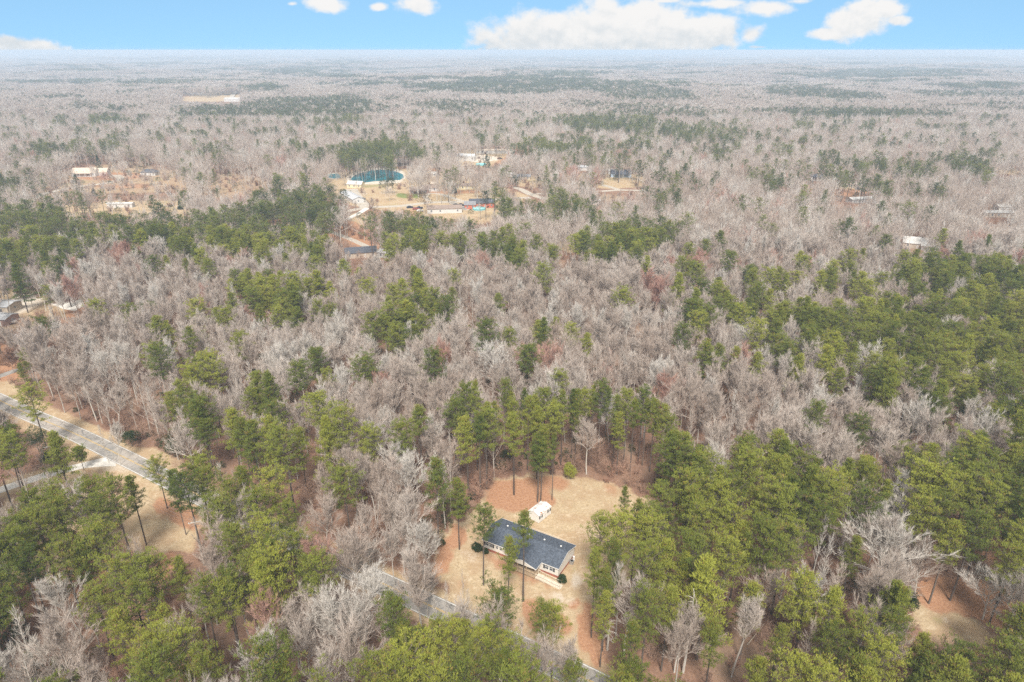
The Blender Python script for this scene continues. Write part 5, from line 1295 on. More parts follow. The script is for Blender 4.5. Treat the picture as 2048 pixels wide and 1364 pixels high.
# ------------------------------------------------------------------ distant houses
def far_house(name, c, ang, L, W, h, rise, wall, roofm, label, cat='house', wins=4, door=True, dormers=0, porch=False, chim=False, front=-1, hip=False, skirt=None, garage=False):
    p = g(*c) if not isinstance(c, Vector) else c
    e = empty(name, (p.x, p.y, 0), R(ang), label, cat)
    B = MB(); B.prism([(-L / 2, -W / 2, -.2), (-L / 2, W / 2, -.2), (-L / 2, W / 2, h), (-L / 2, 0, h + rise - .1), (-L / 2, -W / 2, h)], (L, 0, 0)) if not hip else B.quadbox(-L / 2, L / 2, -W / 2, W / 2, -.2, h); B.build('wall', wall, e)
    if skirt: B = MB(); B.quadbox(-L / 2 - .03, L / 2 + .03, -W / 2 - .03, W / 2 + .03, -.2, .6); B.build('foundation', skirt, e)
    B = MB(); ov = .4; zz = h - ov * rise / (W / 2)
    if hip:
        q = [(-L / 2 - ov, -W / 2 - ov, zz), (L / 2 + ov, -W / 2 - ov, zz), (L / 2 + ov, W / 2 + ov, zz), (-L / 2 - ov, W / 2 + ov, zz), (-L / 2 + W / 2, 0, h + rise), (L / 2 - W / 2, 0, h + rise)]
        for f in ((0, 1, 5, 4), (1, 2, 5), (2, 3, 4, 5), (3, 0, 4)): B.poly([q[i] for i in f])
        B.poly([q[i] for i in (3, 2, 1, 0)])
    else:
        for s in (-1, 1): B.prism([(-L / 2 - ov, s * (W / 2 + ov), zz), (-L / 2 - ov, 0, h + rise), (-L / 2 - ov, 0, h + rise + .1), (-L / 2 - ov, s * (W / 2 + ov), zz + .1)], (L + 2 * ov, 0, 0))
    rf = B.build('roof', roofm, e)
    if chim: B = MB(); B.quadbox(L * .22, L * .22 + .8, .3, 1.1, h, h + rise + 1.0); B.build('chimney', M['brick'], rf)
    yf = front * W / 2
    xs = [-L / 2 + L * (i + .5) / wins for i in range(wins)]
    for i, wx in enumerate(xs):
        if door and i == wins // 2: B = MB(); B.quadbox(wx - .5, wx + .5, yf - .05 if front < 0 else yf, yf if front < 0 else yf + .05, .1, 2.2); B.build('door', M['door'] if not garage else M['white'], e); continue
        window_part(e, (wx, yf, h * .55), (-front, 0, 0), (0, front, 0), 1.1, min(1.3, h * .5), None, 2, .06)
    for s in (-1, 1): window_part(e, (s * L / 2, 0, h * .55), (0, s, 0), (s, 0, 0), 1.0, 1.1, None, 2, .06)
    for k in range(dormers):
        dx = -L / 2 + L * (k + .75) / (dormers + .5); yd = front * W * .36; B = MB()
        B.prism([(dx - .8, yd, h), (dx + .8, yd, h), (dx + .8, yd, h + 1.5), (dx, yd, h + 2.1), (dx - .8, yd, h + 1.5)], (0, -front * 2.4, 0)); dm = B.build('dormer', M['white'], rf)
        B = MB(); yq = yd + front * .02; B.quadbox(dx - .4, dx + .4, min(yq, yq + front * .03), max(yq, yq + front * .03), h + .35, h + 1.4); B.build('pane', M['glass'], dm)
    if porch:
        y1 = yf + front * 2.2; B = MB(); B.poly([(-L * .35, yf, h - .05), (L * .35, yf, h - .05), (L * .35, y1, h - .5), (-L * .35, y1, h - .5)]); B.poly([(-L * .35, yf, h - .12), (L * .35, yf, h - .12), (L * .35, y1, h - .57), (-L * .35, y1, h - .57)]); B.build('porch_roof', roofm, e)
        for k in range(4): xx = -L * .34 + k * L * .68 / 3; B = MB(); B.quadbox(xx - .09, xx + .09, min(y1, y1 - front * .18), max(y1, y1 - front * .18), 0, h - .56); B.build('porch_post', M['white'], e)
    return e
W_ = M['white']; grey_roof = shingle('grey shingles', (.13, .13, .14), (.18, .18, .19), 1.0); dark_roof = shingle('dark slate shingles', (.045, .05, .06), (.07, .075, .09), 1.0); brown_roof = shingle('brown shingles', (.16, .12, .10), (.21, .165, .14), 1.0)
tan_roof = shingle('tan shingles', (.34, .28, .23), (.40, .34, .28), 1.0); white_roof = metal_roof('white metal roof', (.56, .555, .54), .8); silver_roof = metal_roof('silver metal roof', (.50, .51, .53), .8)
s_white = siding('white siding', (.60, .59, .575)); s_blue = siding('light blue siding', (.42, .53, .66)); s_cream = siding('pale yellow siding', (.70, .62, .42)); s_brick = shingle('red brick wall', (.30, .085, .055), (.38, .12, .08), 2.0); s_tan = siding('tan siding', (.52, .45, .37)); s_dull = siding('dull pinkish brick', (.36, .24, .21))
far_house('farmhouse', (173, 352), 6, 19, 9, 3.6, 3.4, s_white, tan_roof, 'white farmhouse with three dormers beside the curving drive', dormers=3, porch=True, wins=5)
far_house('farmhouse', (200, 350), 6, 15, 8, 3.0, 3.0, s_white, tan_roof, 'lower white wing at the right end of the dormered farmhouse', wins=3, door=False)
far_house('cottage', (301, 350), -3, 13, 8, 3.0, 2.4, s_white, dark_roof, 'white cottage with dark hip roof right of the farmhouse', wins=4, hip=True)
far_house('mobile_home', (243, 414), 2, 17, 4.5, 2.8, .5, s_white, white_roof, 'long white trailer glimpsed between the pines of the left field', 'trailer', wins=4)
far_house('garage', (712, 374.5), -12, 12, 7, 3.0, 2.0, s_cream, white_roof, 'pale yellow barn with white roof and dark opening by the pond', 'barn', wins=3, door=False)
far_house('long_barn', (704, 399), -60, 30, 8, 3.0, 1.4, s_white, silver_roof, 'long low silver roofed barn left of the concrete drive', 'barn', wins=6, door=False, front=1)
far_house('cottage', (807, 330), -4, 14, 9, 3.4, 3.2, s_tan, brown_roof, 'brown roofed house with dormers behind the pond', dormers=2, porch=True, chim=True)
far_house('bungalow', (838, 385), 10, 14, 9, 2.7, 1.8, s_dull, brown_roof, 'low brick bungalow with dark roof left of the looping drive', porch=True, wins=4)
far_house('garage', (860, 381), 8, 13, 9, 2.8, 1.8, s_white, brown_roof, 'two-door garage between the bungalow and the looping drive', 'garage', wins=2, door=False)
far_house('bungalow', (931, 377), 0, 15, 8, 2.8, 1.4, s_cream, brown_roof, 'cream bungalow with brown carport roof near the pointed pine', wins=4)
far_house('mobile_home', (889, 424), 7, 23, 8.5, 3.2, 1.5, s_white, brown_roof, 'white double-wide house with brown roof beside the parked cars', wins=4, skirt=None)
far_house('brick_house', (964, 413), 5, 17, 9, 3.3, 2.2, s_brick, dark_roof, 'red brick house with dark roof above the round pool', wins=4, chim=False)
far_house('brick_outbuilding', (940, 416), 5, 7.5, 7, 3.0, 1.6, s_brick, grey_roof, 'small red brick outbuilding with white gable left of the brick house', 'outbuilding', wins=2, door=False)
far_house('cottage', (1241, 353), -3, 17, 9, 3.2, 2.8, s_blue, dark_roof, 'light blue house with dark roof and white porch on the lawn', porch=True, wins=5)
far_house('garden_shed', (1222, 348), -3, 5, 5, 3.2, 1.2, s_white, white_roof, 'small white shed at the left end of the light blue house', 'shed', wins=1, door=False)
far_house('cottage', (939, 321), -8, 11, 9, 4.5, 2.0, s_white, white_roof, 'two-storey white house among the distant yards', wins=3)
far_house('mobile_home', (988, 306), 1, 38, 9, 3.2, 1.0, s_white, tan_roof, 'long low tan roofed building at the top of the yards', 'long building', wins=8)
far_house('bungalow', (916, 316), 0, 12, 8, 3.0, 1.6, s_tan, silver_roof, 'grey roofed house left of the two-storey white house', wins=3)
far_house('bungalow', (1046, 358), -6, 13, 8, 2.8, 1.4, s_tan, grey_roof, 'grey roofed carport beside the dark green cedar', 'carport', wins=3)
far_house('garage', (1021, 353), -6, 9, 6, 2.8, 1.0, s_white, white_roof, 'white roofed garage left of the dark round evergreen', 'garage', wins=2, door=False)
far_house('bungalow', (722, 512), 16, 16, 8, 3.0, 2.0, s_tan, dark_roof, 'dark roofed house at the end of the reddish yard', wins=4)
far_house('garage', (775, 513), -25, 8, 6, 2.8, 1.2, s_white, white_roof, 'small white garage right of the dark roofed house', 'garage', wins=2, door=False)
far_house('bungalow', (1165, 340), 0, 14, 8, 3.0, 1.4, s_white, silver_roof, 'pale green roofed house behind the pink flowering tree', wins=3)
far_house('cottage', (1630, 360), 2, 11, 8, 3.6, 1.6, s_white, dark_roof, 'small white house left of the dark pine clump', wins=3, porch=True)
far_house('mobile_home', (1722, 404), 14, 21, 7, 2.9, .9, s_white, white_roof, 'white roofed trailer in a red clay yard', 'trailer', wins=5)
far_house('mobile_home', (1997, 433), -3, 24, 6, 3.2, .9, s_tan, white_roof, 'long white roofed trailer near the right edge', 'trailer', wins=6)
far_house('garage', (2008, 420), -3, 12, 7, 3.0, 1.2, s_white, white_roof, 'white roofed garage behind the long trailer', 'garage', wins=2, door=False)
far_house('bungalow', (1832, 494), -24, 14, 9, 3.0, 2.6, s_tan, white_roof, 'pale gable roofed house glimpsed in the grey woods at right', wins=3)
far_house('garage', (1856, 500), -30, 7, 5, 2.5, 1.0, s_white, white_roof, 'low pale shed just right of the gable roofed house', 'shed', wins=1, door=False)
far_house('workshop', (5, 622), -4, 12, 8, 3.4, .8, s_tan, silver_roof, 'open silver roofed carport at the left edge', 'carport', wins=2, door=False)
far_house('workshop', (4, 646), -6, 10, 7, 3.0, .9, s_dull, silver_roof, 'grey roofed shed in front of the open carport at the left edge', 'shed', wins=2)
far_house('garden_shed', (302, 673), 10, 4.5, 3.5, 2.4, 1.0, s_dull, brown_roof, 'dark little shed with white porch frame under two pines', 'shed', wins=1, porch=True)
far_house('garden_shed', (39, 682), 4, 5.5, 3.5, 2.2, .6, s_tan, silver_roof, 'low grey shed among bare trees by the red ground', 'shed', wins=2, door=False)
far_house('warehouse', (480, 203), 0, 60, 18, 6, 2, s_white, white_roof, 'long pale building beside the far tan field', 'building', wins=8)
far_house('farmhouse', (392, 188), 0, 45, 14, 6, 3, s_white, white_roof, 'pale farm buildings at the left of the far tan field', 'building', wins=6)
far_house('farmhouse', (440, 185), 0, 22, 12, 5, 3, s_tan, brown_roof, 'brownish house above the far tan field', wins=4)
far_house('farmhouse', (824, 155), 0, 40, 20, 8, 4, s_white, grey_roof, 'white house in the hazy distance', wins=5)
far_house('mobile_home', (1515, 323), 0, 16, 5, 3, .8, s_white, white_roof, 'tiny white trailer in the woods at centre right', 'trailer', wins=4)

far_house('garden_shed', (868, 352), 20, 5, 4, 2.5, 1.2, s_white, white_roof, 'small white shed between the bare oaks right of the pond', 'shed', wins=1, door=False)
far_house('bungalow', (877, 334), 4, 13, 7, 2.8, 1.2, s_white, grey_roof, 'low white house above the red clay patch', wins=3)
far_house('garden_shed', (868, 372), -6, 4, 4, 2.3, 1.0, s_cream, tan_roof, 'tiny beige shed behind the garage of the looping drive', 'shed', wins=1, door=False)
far_house('mobile_home', (1168, 408), 2, 22, 5, 2.8, .6, s_white, white_roof, 'white trailer roof hidden in the woods below the blue house road', 'trailer', wins=4)
far_house('garden_shed', (1253, 352), -3, 3.5, 3.5, 2.2, .9, s_white, white_roof, 'tiny white shed at the right end of the light blue house', 'shed', wins=1, door=False)
far_house('bungalow', (960, 470), 30, 9, 7, 2.8, 1.2, s_white, white_roof, 'pale shed half hidden by pines below the tan yard', 'shed', wins=2)
far_house('mobile_home', (1700, 374), 3, 12, 6, 2.6, .8, s_tan, tan_roof, 'tan roofed building above the red clay yard', 'building', wins=3)
far_house('farmhouse', (165, 248), 0, 24, 10, 4, 2, s_white, white_roof, 'lonely white roofed house in the far left woods', wins=4)
far_house('mobile_home', (48, 227), 0, 50, 9, 4, 1, s_white, white_roof, 'long thin pale building at the far left', 'building', wins=6)
# ------------------------------------------------------------------ cars
def car(px, py, ang, col, label, L=4.7, Wc=1.85, hh=1.5, pick=False, z=0.0):
    p = g(px, py); e = empty('parked_car' if not pick else 'pickup_truck', (p.x, p.y, z), R(ang), label, 'car' if not pick else 'pickup truck', 'cars parked round the hamlet')
    if pick: pr_ = [(-.5, .35), (.5, .35), (.5, .62), (.47, .68), (.24, .72), (.14, 1.0), (-.10, 1.0), (-.14, .72), (-.5, .70)]
    else: pr_ = [(-.5, .22), (.5, .22), (.5, .52), (.46, .62), (.26, .68), (.12, .98), (-.22, 1.0), (-.40, .72), (-.5, .66)]
    B = MB(); B.prism([(a * L, -Wc / 2, b * hh) for a, b in pr_], (0, Wc, 0)); B.build('body', simple('car paint', col, .3, .03, spec=.5), e)
    B = MB(); y = Wc / 2 + .004
    for s in (-1, 1): B.poly([(a * L, s * y, b * hh) for a, b in ((.21, .72), (.11, .94), (-.09 if pick else -.2, .95), (-.12 if pick else -.33, .73))])
    B.poly([(.255 * L, -Wc * .42, .70 * hh + .012), (.255 * L, Wc * .42, .70 * hh + .012), (.13 * L, Wc * .40, .965 * hh + .012), (.13 * L, -Wc * .40, .965 * hh + .012)]); B.build('window', M['glass'], e)
    for sx in (-.31, .31):
        for sy in (-1, 1):
            B = MB(); B.tube((sx * L, sy * (Wc / 2 - .16), .33), (sx * L, sy * (Wc / 2 + .02), .33), .33, .33, 12, cap=True); B.build('wheel', M['dark'], e)
    return e
car(725, 399, 10, (.10, .10, .11), 'dark grey car parked on the concrete drive by the long barn')
car(820, 416, 12, (.02, .03, .06), 'black car parked alone left of the reddish cedar')
car(832, 419, 8, (.30, .08, .07), 'dull red car next to the reddish cedar')
car(838, 418, 20, (.03, .04, .07), 'dark blue pickup between the red car and the cedar', pick=True, L=5.5, hh=1.85)
car(840, 423, 30, (.62, .60, .58), 'white car half under the reddish cedar')
car(912, 412, 0, (.02, .02, .02), 'black car at the end of the white double-wide house', hh=1.7)
car(921, 412, 5, (.03, .03, .04), 'black pickup right behind the silver car', pick=True, L=5.5, hh=1.85)
car(918, 418, 40, (.14, .19, .27), 'blue car beside the silver car near the white house')
car(927, 418, -20, (.42, .41, .40), 'silver car nearest the round pool')
car(936, 376, -20, (.52, .53, .55), 'silver car in front of the brown carport')
car(876, 425, 0, (.10, .13, .20), 'dark blue car below the white double-wide house')
car(1206, 349, 5, (.55, .55, .55), 'white car parked left of the light blue house')
car(185, 605, 10, (.60, .60, .60), 'white car in the cluttered yard behind the bare trees')
car(196, 598, 60, (.16, .18, .22), 'dark blue car in the cluttered yard behind the bare trees')
car(175, 593, 95, (.55, .55, .56), 'silver car parked beside the pale concrete slab')
car(18, 648, 15, (.58, .57, .56), 'white pickup below the sheds at the left edge', pick=True, L=5.5, hh=1.85)
car(28, 642, 25, (.62, .60, .56), 'white car behind the pickup at the left edge')
car(1717, 379, 0, (.03, .03, .04), 'dark car on the drive of the red clay yard')
car(1000, 318, 0, (.04, .04, .05), 'dark car among the distant sandy yards')

# pool, tarpaulins, slab
def pool(px, py, r, label):
    p = g(px, py); e = empty('round_pool', (p.x, p.y, 0), 0, label, 'pool'); B = MB(); B.tube((0, 0, 0), (0, 0, 1.2), r, r, 28); B.build('pool_wall', simple('aqua liner', (.16, .48, .52)), e)
    B = MB(); B.poly([(r * .98 * math.cos(a * .2244), r * .98 * math.sin(a * .2244), 1.1) for a in range(28)]); B.build('cover', simple('turquoise cover', (.28, .62, .64)), e)
pool(958, 419, 4.4, 'round turquoise above-ground pool in front of the brick house')
pool(962, 330, 5.0, 'pale green round pool in the distant sandy yards')
def tarp(px, py, L, W, h, col, label):
    p = g(px, py); e = empty('tarpaulin_heap', (p.x, p.y, 0), R(12), label, 'tarpaulin'); random.seed(int(px)); n = 9; B = MB()
    hs = [[h * (.35 + .65 * random.random()) if 0 < i < n - 1 and 0 < j < n - 1 else 0 for j in range(n)] for i in range(n)]
    for i in range(n - 1):
        for j in range(n - 1):
            q = lambda a, b: ((a / (n - 1) - .5) * L, (b / (n - 1) - .5) * W, hs[a][b])
            B.poly([q(i, j), q(i + 1, j), q(i + 1, j + 1), q(i, j + 1)])
    B.build('cover', simple('tarp', col, .6, .1), e)
tarp(102, 567, 4, 2.5, 1.0, (.12, .40, .42), 'small green tarpaulin in the left yard')
tarp(105, 588, 7, 2.5, .8, (.10, .30, .30), 'dark green tarpaulin heap beside the pine of the left yard')
tarp(209, 570, 4.5, 3, 1.5, (.60, .62, .64), 'crumpled white tarpaulin in the woods right of the left yard')
tarp(895, 356, 8, 5, 1.2, (.20, .33, .40), 'blue grey tarpaulin between bare trees left of the pointed pine')
tarp(1990, 966, 3, 2, 1.5, (.5, .5, .5), 'small white cover hidden in the pines at right') if False else None
ps = sheet('concrete_slab', [(103, 607), (118, 597), (140, 592), (165, 600), (170, 612), (150, 622), (125, 618)], .03, simple('pale slab', (.68, .65, .60)))

# ------------------------------------------------------------------ utility poles and wires
def upole(base, top, label, arm=True, ang=25, h=None, lean=None):
    p = g(*base) if base else g(top[0], top[1], h); hh = h or height(base, top); e = empty('utility_pole', (p.x, p.y, 0), R(ang), label, 'utility pole', 'wooden utility poles')
    B = MB(); B.tube((0, 0, -.3), (0, 0, hh), .16, .11, 8, cap=True); B.build('pole', M['pole'], e)
    if arm:
        B = MB(); B.quadbox(-1.2, 1.2, -.07, .07, hh - .55, hh - .40); ar = B.build('crossarm', simple('bleached crossarm', (.52, .50, .46)), e)
        for xx in (-1.1, -.5, .5, 1.1): B = MB(); B.tube((xx, 0, hh - .40), (xx, 0, hh - .22), .06, .04, 6, cap=True); B.build('insulator', M['white'], ar)
    return Vector((p.x, p.y, hh)), e
def wire(a, b, sag, label, r=.018):
    B = MB(); pr = None
    for i in range(17):
        t = i / 16; q = a.lerp(b, t); q.z -= sag * 4 * t * (1 - t)
        if pr is not None: B.tube(pr, q, r, r, 4)
        pr = q
    o = B.build('power_line', M['wire']); tag(o, label, 'power line', 'power lines strung between the poles')
P1, _ = upole((118, 957), (106, 890), 'wooden utility pole with crossarm standing beside the gravel lane', ang=25)
P2, _ = upole(None, (388, 1041), 'utility pole whose white crossarm shows beside the pines at the road', ang=-20 + 40, h=11.5)
P3, _ = upole((377, 912), (376, 893), 'thin grey pole standing at the wood edge across the road', arm=False)
upole((1173, 393), (1171, 370), 'utility pole in the hamlet beside the pointed evergreen', ang=0) if False else None
upole((892, 388), (891, 369), 'utility pole at the bend of the looping drive', arm=False); upole((883, 408), (883, 387), 'utility pole between the looping drive and the hamlet road', arm=False)
upole((961, 440), (961, 418), 'dark lamp pole on the tan yard below the round pool', arm=False); upole((1037, 383), (1037, 362), 'utility pole beside the dark green evergreens', arm=False)
upole((1279, 381), (1279, 362), 'utility pole at the right end of the light blue house lawn', arm=False)
for dx in (-1, 0, 1): wire(P1 + Vector((dx, dx * .4, -.25)), P2 + Vector((dx, dx * .4, -.25)), 1.2, 'thin sagging power line over the tan field, %s of three' % ('left', 'middle', 'right')[dx + 1])
P0 = g(-120, 830, 11.5)
for dx in (-1, 0, 1): wire(P0 + Vector((dx, dx * .4, -.25)), P1 + Vector((dx, dx * .4, -.25)), 1.2, 'thin power line left of the lane pole, %s of three' % ('left', 'middle', 'right')[dx + 1])
PL = g(-250, 1010, 9.5); wire(PL, P1 + Vector((0, 0, -1.4)), .8, 'single low wire crossing the dark pines at the left edge', .025)
P4 = g(1010, 1395, 11.0)
for dx in (-1, 1): wire(P2 + Vector((dx, dx * .4, -.25)), P4 + Vector((dx, dx * .4, -.25)), 2.0, 'power line following the road, %s of two' % ('left' if dx < 0 else 'right'))

# ------------------------------------------------------------------ single trees of the hamlet and special ones
def single(kind, base, h, w, label, cat, name, mats, seed=3, flat=0):
    p = g(*base); lod = 1
    if kind == 'cone': T, K = cone_evergreen(h, h * .27 * w, lod, seed)
    elif kind == 'bush': T, K = bushy_tree(h, h * .36 * w, lod if p.y > 250 else 0, seed)
    elif kind == 'bare': T, K = bare_tree(h, 1.1, .25, 1 if p.y > 250 else 0, seed)
    elif kind == 'pine': T, K = pine_tree(h, h * .22 * w, .4, 1, seed, 1.2, 2)
    e = empty(name, (p.x, p.y, 0), seed, label, cat); 
    if kind == 'bare': e.scale = (w * (1.35 if p.y > 250 else 1), w * (1.35 if p.y > 250 else 1), 1)
    T.build('trunk', M['bark'] if kind == 'bare' else M['pinebark'], e); K.build('crown', mats, e)
ND = [M['needle_dark'], M['pinebark']]; NG = [M['needle'], M['pinebark']]
M['cedar'] = needle_mat('reddish winter cedar', (.085, .060, .035), (.19, .115, .060), bamt=.2); NC = [M['cedar'], M['pinebark']]
for (kd, b, h, w, lb, ct, nm, mt) in (
    ('cone', (1028, 345), 19, 1.25, 'large dark round evergreen right of the sandy yards', 'evergreen tree', 'evergreen_tree', ND),
    ('cone', (1084, 361), 13, 1.25, 'dark cedar on the lawn, left one of two', 'cedar tree', 'cedar_tree', ND), ('cone', (1111, 357), 12, 1.1, 'dark cedar on the lawn, right one of two', 'cedar tree', 'cedar_tree', ND),
    ('bush', (1027, 376), 11, 1.3, 'dark green rounded evergreen beside the lane at the hamlet', 'evergreen tree', 'evergreen_tree', ND), ('cone', (1006, 374), 13, 1.3, 'brownish cedar left of the rounded evergreen', 'cedar tree', 'cedar_tree', NC),
    ('cone', (974, 336), 13, 1.1, 'dark pine shaped evergreen in front of the pale pool', 'evergreen tree', 'evergreen_tree', ND),
    ('cone', (908, 378), 19, 1.0, 'tall pointed yellowish green pine in the middle of the hamlet', 'pine tree', 'pointed_pine', NG),
    ('cone', (909, 386), 6, 1.3, 'small dark evergreen below the tall pointed pine', 'evergreen tree', 'evergreen_tree', ND),
    ('bush', (772, 388), 14, 1.3, 'dark green evergreen by the pond, left of its pair', 'evergreen tree', 'evergreen_tree', ND), ('bush', (785, 388), 14, 1.1, 'dark green evergreen by the pond, right of its pair', 'evergreen tree', 'evergreen_tree', ND),
    ('bush', (851, 428), 15, 1.35, 'big reddish brown cedar at the left end of the white double-wide house', 'cedar tree', 'cedar_tree', NC),
    ('cone', (158, 385), 14, 1.1, 'ragged dark cedar standing alone below the farmhouse', 'cedar tree', 'cedar_tree', ND), ('cone', (189, 392), 6, 1.3, 'small dark green evergreen below the lone ragged cedar', 'evergreen tree', 'evergreen_tree', ND),
    ('cone', (361, 419), 6, 1.1, 'small dark cone evergreen in the left field', 'evergreen tree', 'evergreen_tree', ND), ('cone', (200, 340), 14, .8, 'dark narrow cedar behind the farmhouse', 'cedar tree', 'cedar_tree', ND),
    ('cone', (115, 930), 5.5, .9, 'small shaggy green pine at the gravel lane mouth', 'evergreen tree', 'evergreen_tree', NG) if False else ('pine', (168, 940), 6.5, 1.3, 'small young pine at the mouth of the gravel lane', 'pine tree', 'pine_tree', NG),
    ('bush', (105, 940), 8, 1.0, 'dark leafy evergreen between the lane pole and the road', 'evergreen tree', 'evergreen_tree', ND), ('bush', (88, 920), 11, .8, 'dark ivy covered evergreen near the road junction', 'evergreen tree', 'evergreen_tree', ND),
    ('bush', (350, 915), 9, .9, 'dark holly at the wood edge across the road', 'evergreen tree', 'evergreen_tree', ND), ('bush', (265, 893), 6, 1.3, 'low dark evergreen thicket tree at the tan verge', 'evergreen tree', 'evergreen_tree', ND),
   
    ('cone', (20, 1300), 15, .8, 'dark shaggy cedar at the lower left edge', 'cedar tree', 'cedar_tree', ND),
 ('bush', (1140, 958), 4, 1.5, 'green bushy evergreen at the back of the yard', 'evergreen tree', 'evergreen_tree', NG),
    ('bush', (1748, 1225), 6, 1.0, 'green evergreen at the foot of the big pale tree', 'evergreen tree', 'evergreen_tree', ND), ('bush', (1810, 1220), 5, 1.3, 'dark evergreen bush at the edge of the right clearing', 'evergreen tree', 'evergreen_tree', ND),
    ('bare', (779, 402), 10, 1.0, 'slim bare tree in front of the pond evergreens', 'leafless tree', 'leafless_tree', [M['twig']]), ('bare', (746, 422), 8, 1.2, 'round bare tree in the fork of the concrete drives', 'leafless tree', 'leafless_tree', [M['twig']]),
    ('bare', (821, 394), 15, 1.2, 'wide bare oak on the green lawn of the bungalow', 'leafless tree', 'leafless_tree', [M['twig']]), ('bare', (735, 505), 0, 1, '', '', '', None) if False else ('bare', (673, 474), 17, 1.1, 'pale bare tree standing in the reddish yard', 'leafless tree', 'leafless_tree', [M['whitetwig']]),
    ('bare', (729, 482), 13, 1.0, 'yellowish bare tree on the tan slope above the driveway', 'leafless tree', 'leafless_tree', [M['twig']]), ('bare', (108, 388), 10, 1.1, 'lone dark bare tree beside the curving drive', 'leafless tree', 'leafless_tree', [M['twig']]),
    ('bare', (875, 365), 16, 1.4, 'broad bare oak between the pond and the pointed pine', 'leafless tree', 'leafless_tree', [M['twig']]), ('bare', (845, 362), 17, 1.4, 'broad bare oak at the right end of the pond', 'leafless tree', 'leafless_tree', [M['twig']]), ('bare', (860, 352), 17, 1.3, 'broad bare oak behind the right end of the pond', 'leafless tree', 'leafless_tree', [M['twig']]),
    ('bare', (972, 392), 17, 1.4, 'broad bare oak above the red brick house', 'leafless tree', 'leafless_tree', [M['twig']]), ('bare', (940, 360), 15, 1.3, 'broad bare oak behind the brown carport', 'leafless tree', 'leafless_tree', [M['twig']]), ('bare', (690, 372), 14, 1.1, 'bare tree between the two ponds', 'leafless tree', 'leafless_tree', [M['twig']]), ('bare', (640, 368), 15, 1.3, 'broad bare oak left of the small pond', 'leafless tree', 'leafless_tree', [M['twig']]),
    ('bare', (908, 340), 16, 1.3, 'broad bare oak above the red clay patch', 'leafless tree', 'leafless_tree', [M['twig']]), ('bare', (880, 330), 15, 1.2, 'bare oak left of the red clay patch', 'leafless tree', 'leafless_tree', [M['twig']]),
    ('bare', (28, 745), 8, 1.1, 'dark low branched bare tree beside the yard drive at left', 'leafless tree', 'leafless_tree', [M['brush']]), ('bare', (1182, 372), 13, 1.2, 'brownish bare tree left of the light blue house', 'leafless tree', 'leafless_tree', [M['brush']]), ('bare', (1150, 362), 11, 1.1, 'pink flowering tree near the pale green roofed house', 'flowering tree', 'flowering_tree', [M['redtwig']]),
    ('bare', (215, 365), 7, 1.4, 'low pink budding tree in front of the farmhouse', 'flowering tree', 'flowering_tree', [M['redtwig']]), ('bare', (290, 372), 9, 1.2, 'bare tree in the red field below the cottage', 'leafless tree', 'leafless_tree', [M['twig']]), ('bare', (245, 380), 9, 1.2, 'bare tree in the middle of the farmhouse field', 'leafless tree', 'leafless_tree', [M['twig']]),
    ('pine', (568, 445), 27, 1.25, 'tallest pine of the middle distance, towering left of centre', 'pine tree', 'pine_tree', ND), ('pine', (535, 455), 20, 1.1, 'dark pine left of the towering pine', 'pine tree', 'pine_tree', ND), ('pine', (640, 470), 23, 1.3, 'dark pine leaning over the long barn', 'pine tree', 'pine_tree', ND), ('pine', (665, 440), 20, 1.2, 'dark pine beside the long barn roof', 'pine tree', 'pine_tree', ND), ('pine', (690, 435), 18, 1.2, 'dark pine at the drive fork, reaching right', 'pine tree', 'pine_tree', ND),
    ('pine', (972, 440), 18, 1.0, 'dark pine right of the round pool', 'pine tree', 'pine_tree', ND)):
    single(kd, b, h, w, lb, ct, nm, mt, seed=int(b[0] * 3 + b[1]) % 997)
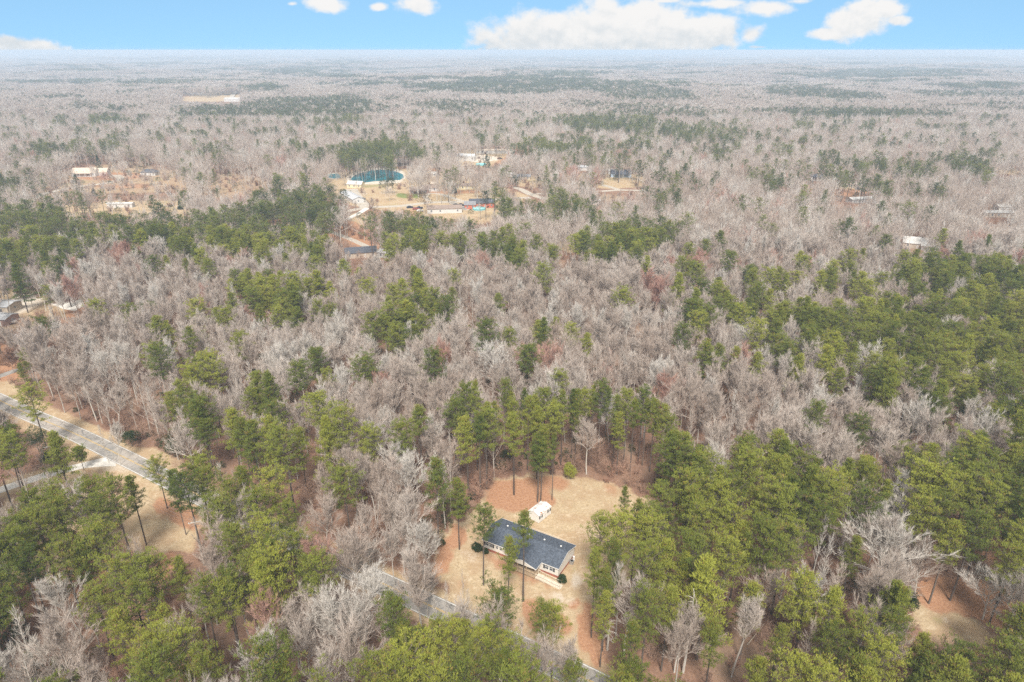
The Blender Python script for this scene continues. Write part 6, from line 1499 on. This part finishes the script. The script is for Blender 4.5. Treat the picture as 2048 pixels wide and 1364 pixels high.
# standing dead pine and broken snags
def snag(base, top, label, seed, lean=.0):
    random.seed(seed); h = height(base, top); p = g(*base); e = empty('dead_tree', (p.x, p.y, 0), seed, label, 'dead tree', 'standing dead trees'); B = MB(); a = Vector((0, 0, -.2)); n = 12
    for i in range(n): q = a + Vector((rnd(-.05, .05) + lean, rnd(-.05, .05), h / n)); B.tube(a, q, .2 * (1 - i / n) + .05, .2 * (1 - (i + 1) / n) + .05, 6); a = q
    B.build('trunk', simple('bleached deadwood', (.50, .46, .41), .9, .15), e); K = MB()
    for i in range(38):
        z = h * rnd(.3, 1); az = rnd(0, 6.28); L = rnd(.5, 2.2) * (1.15 - z / h * .6); s = Vector((lean * 12 * z / h, 0, z)); m_ = s + Vector((math.cos(az) * L * .6, math.sin(az) * L * .6, rnd(-.3, .4))); K.tube(s, m_, .05, .035, 4); K.tube(m_, m_ + Vector((math.cos(az + rnd(-.6, .6)) * L * .5, math.sin(az) * L * .5, rnd(-.5, .3))), .035, .015, 3)
    K.build('branches', simple('bleached branches', (.52, .48, .43), .9, .1), e)
snag((1366, 1345), (1367, 1180), 'tall bleached dead pine with short stubs at the lower right', 5)
snag((1437, 1212), (1440, 1150), 'short dead tree with bare crooked arms right of the tall dead pine', 6)
snag((1550, 1370), (1552, 1328), 'small broken dead tree at the bottom edge right of centre', 7); snag((1215, 1300), (1222, 1240), 'thin grey dead tree in the shade right of the red driveway', 8)
def log(a, b, label, r=.14):
    A = g(*a, .15); Bp = g(*b, .25); B = MB(); B.tube(A, Bp, r, r * .5, 7, cap=True); o = B.build('fallen_log', simple('fallen trunk', (.50, .42, .33), .9, .15)); tag(o, label, 'log', 'fallen trunks')
log((1790, 1240), (1823, 1227), 'pale fallen trunk at the left end of the right clearing'); log((1494, 1290), (1528, 1248), 'thin pale fallen trunk in the brown brush lower right', .1); log((1962, 1253), (1978, 1258), 'short pale stick lying on the clearing by the dirt track', .08)

# ------------------------------------------------------------------ haze
m, N = mat('haze')
pv = N.n('ShaderNodeVolumePrincipled')
pv.inputs['Color'].default_value = (.67, .82, 1.0, 1); pv.inputs['Density'].default_value = 2.5e-4; pv.inputs['Anisotropy'].default_value = 0.0
ov = N.n('ShaderNodeOutputMaterial'); N.l(pv.outputs[0], ov.inputs['Volume'])
hz = MB().quadbox(-45000, 45000, -3000, 58000, -30, H + 1.5).build('haze', m)
hz['kind'] = 'stuff'; hz['label'] = 'pale blue-grey haze thickening towards the horizon'; hz['category'] = 'haze'
print('script done', time.perf_counter() - _t0)
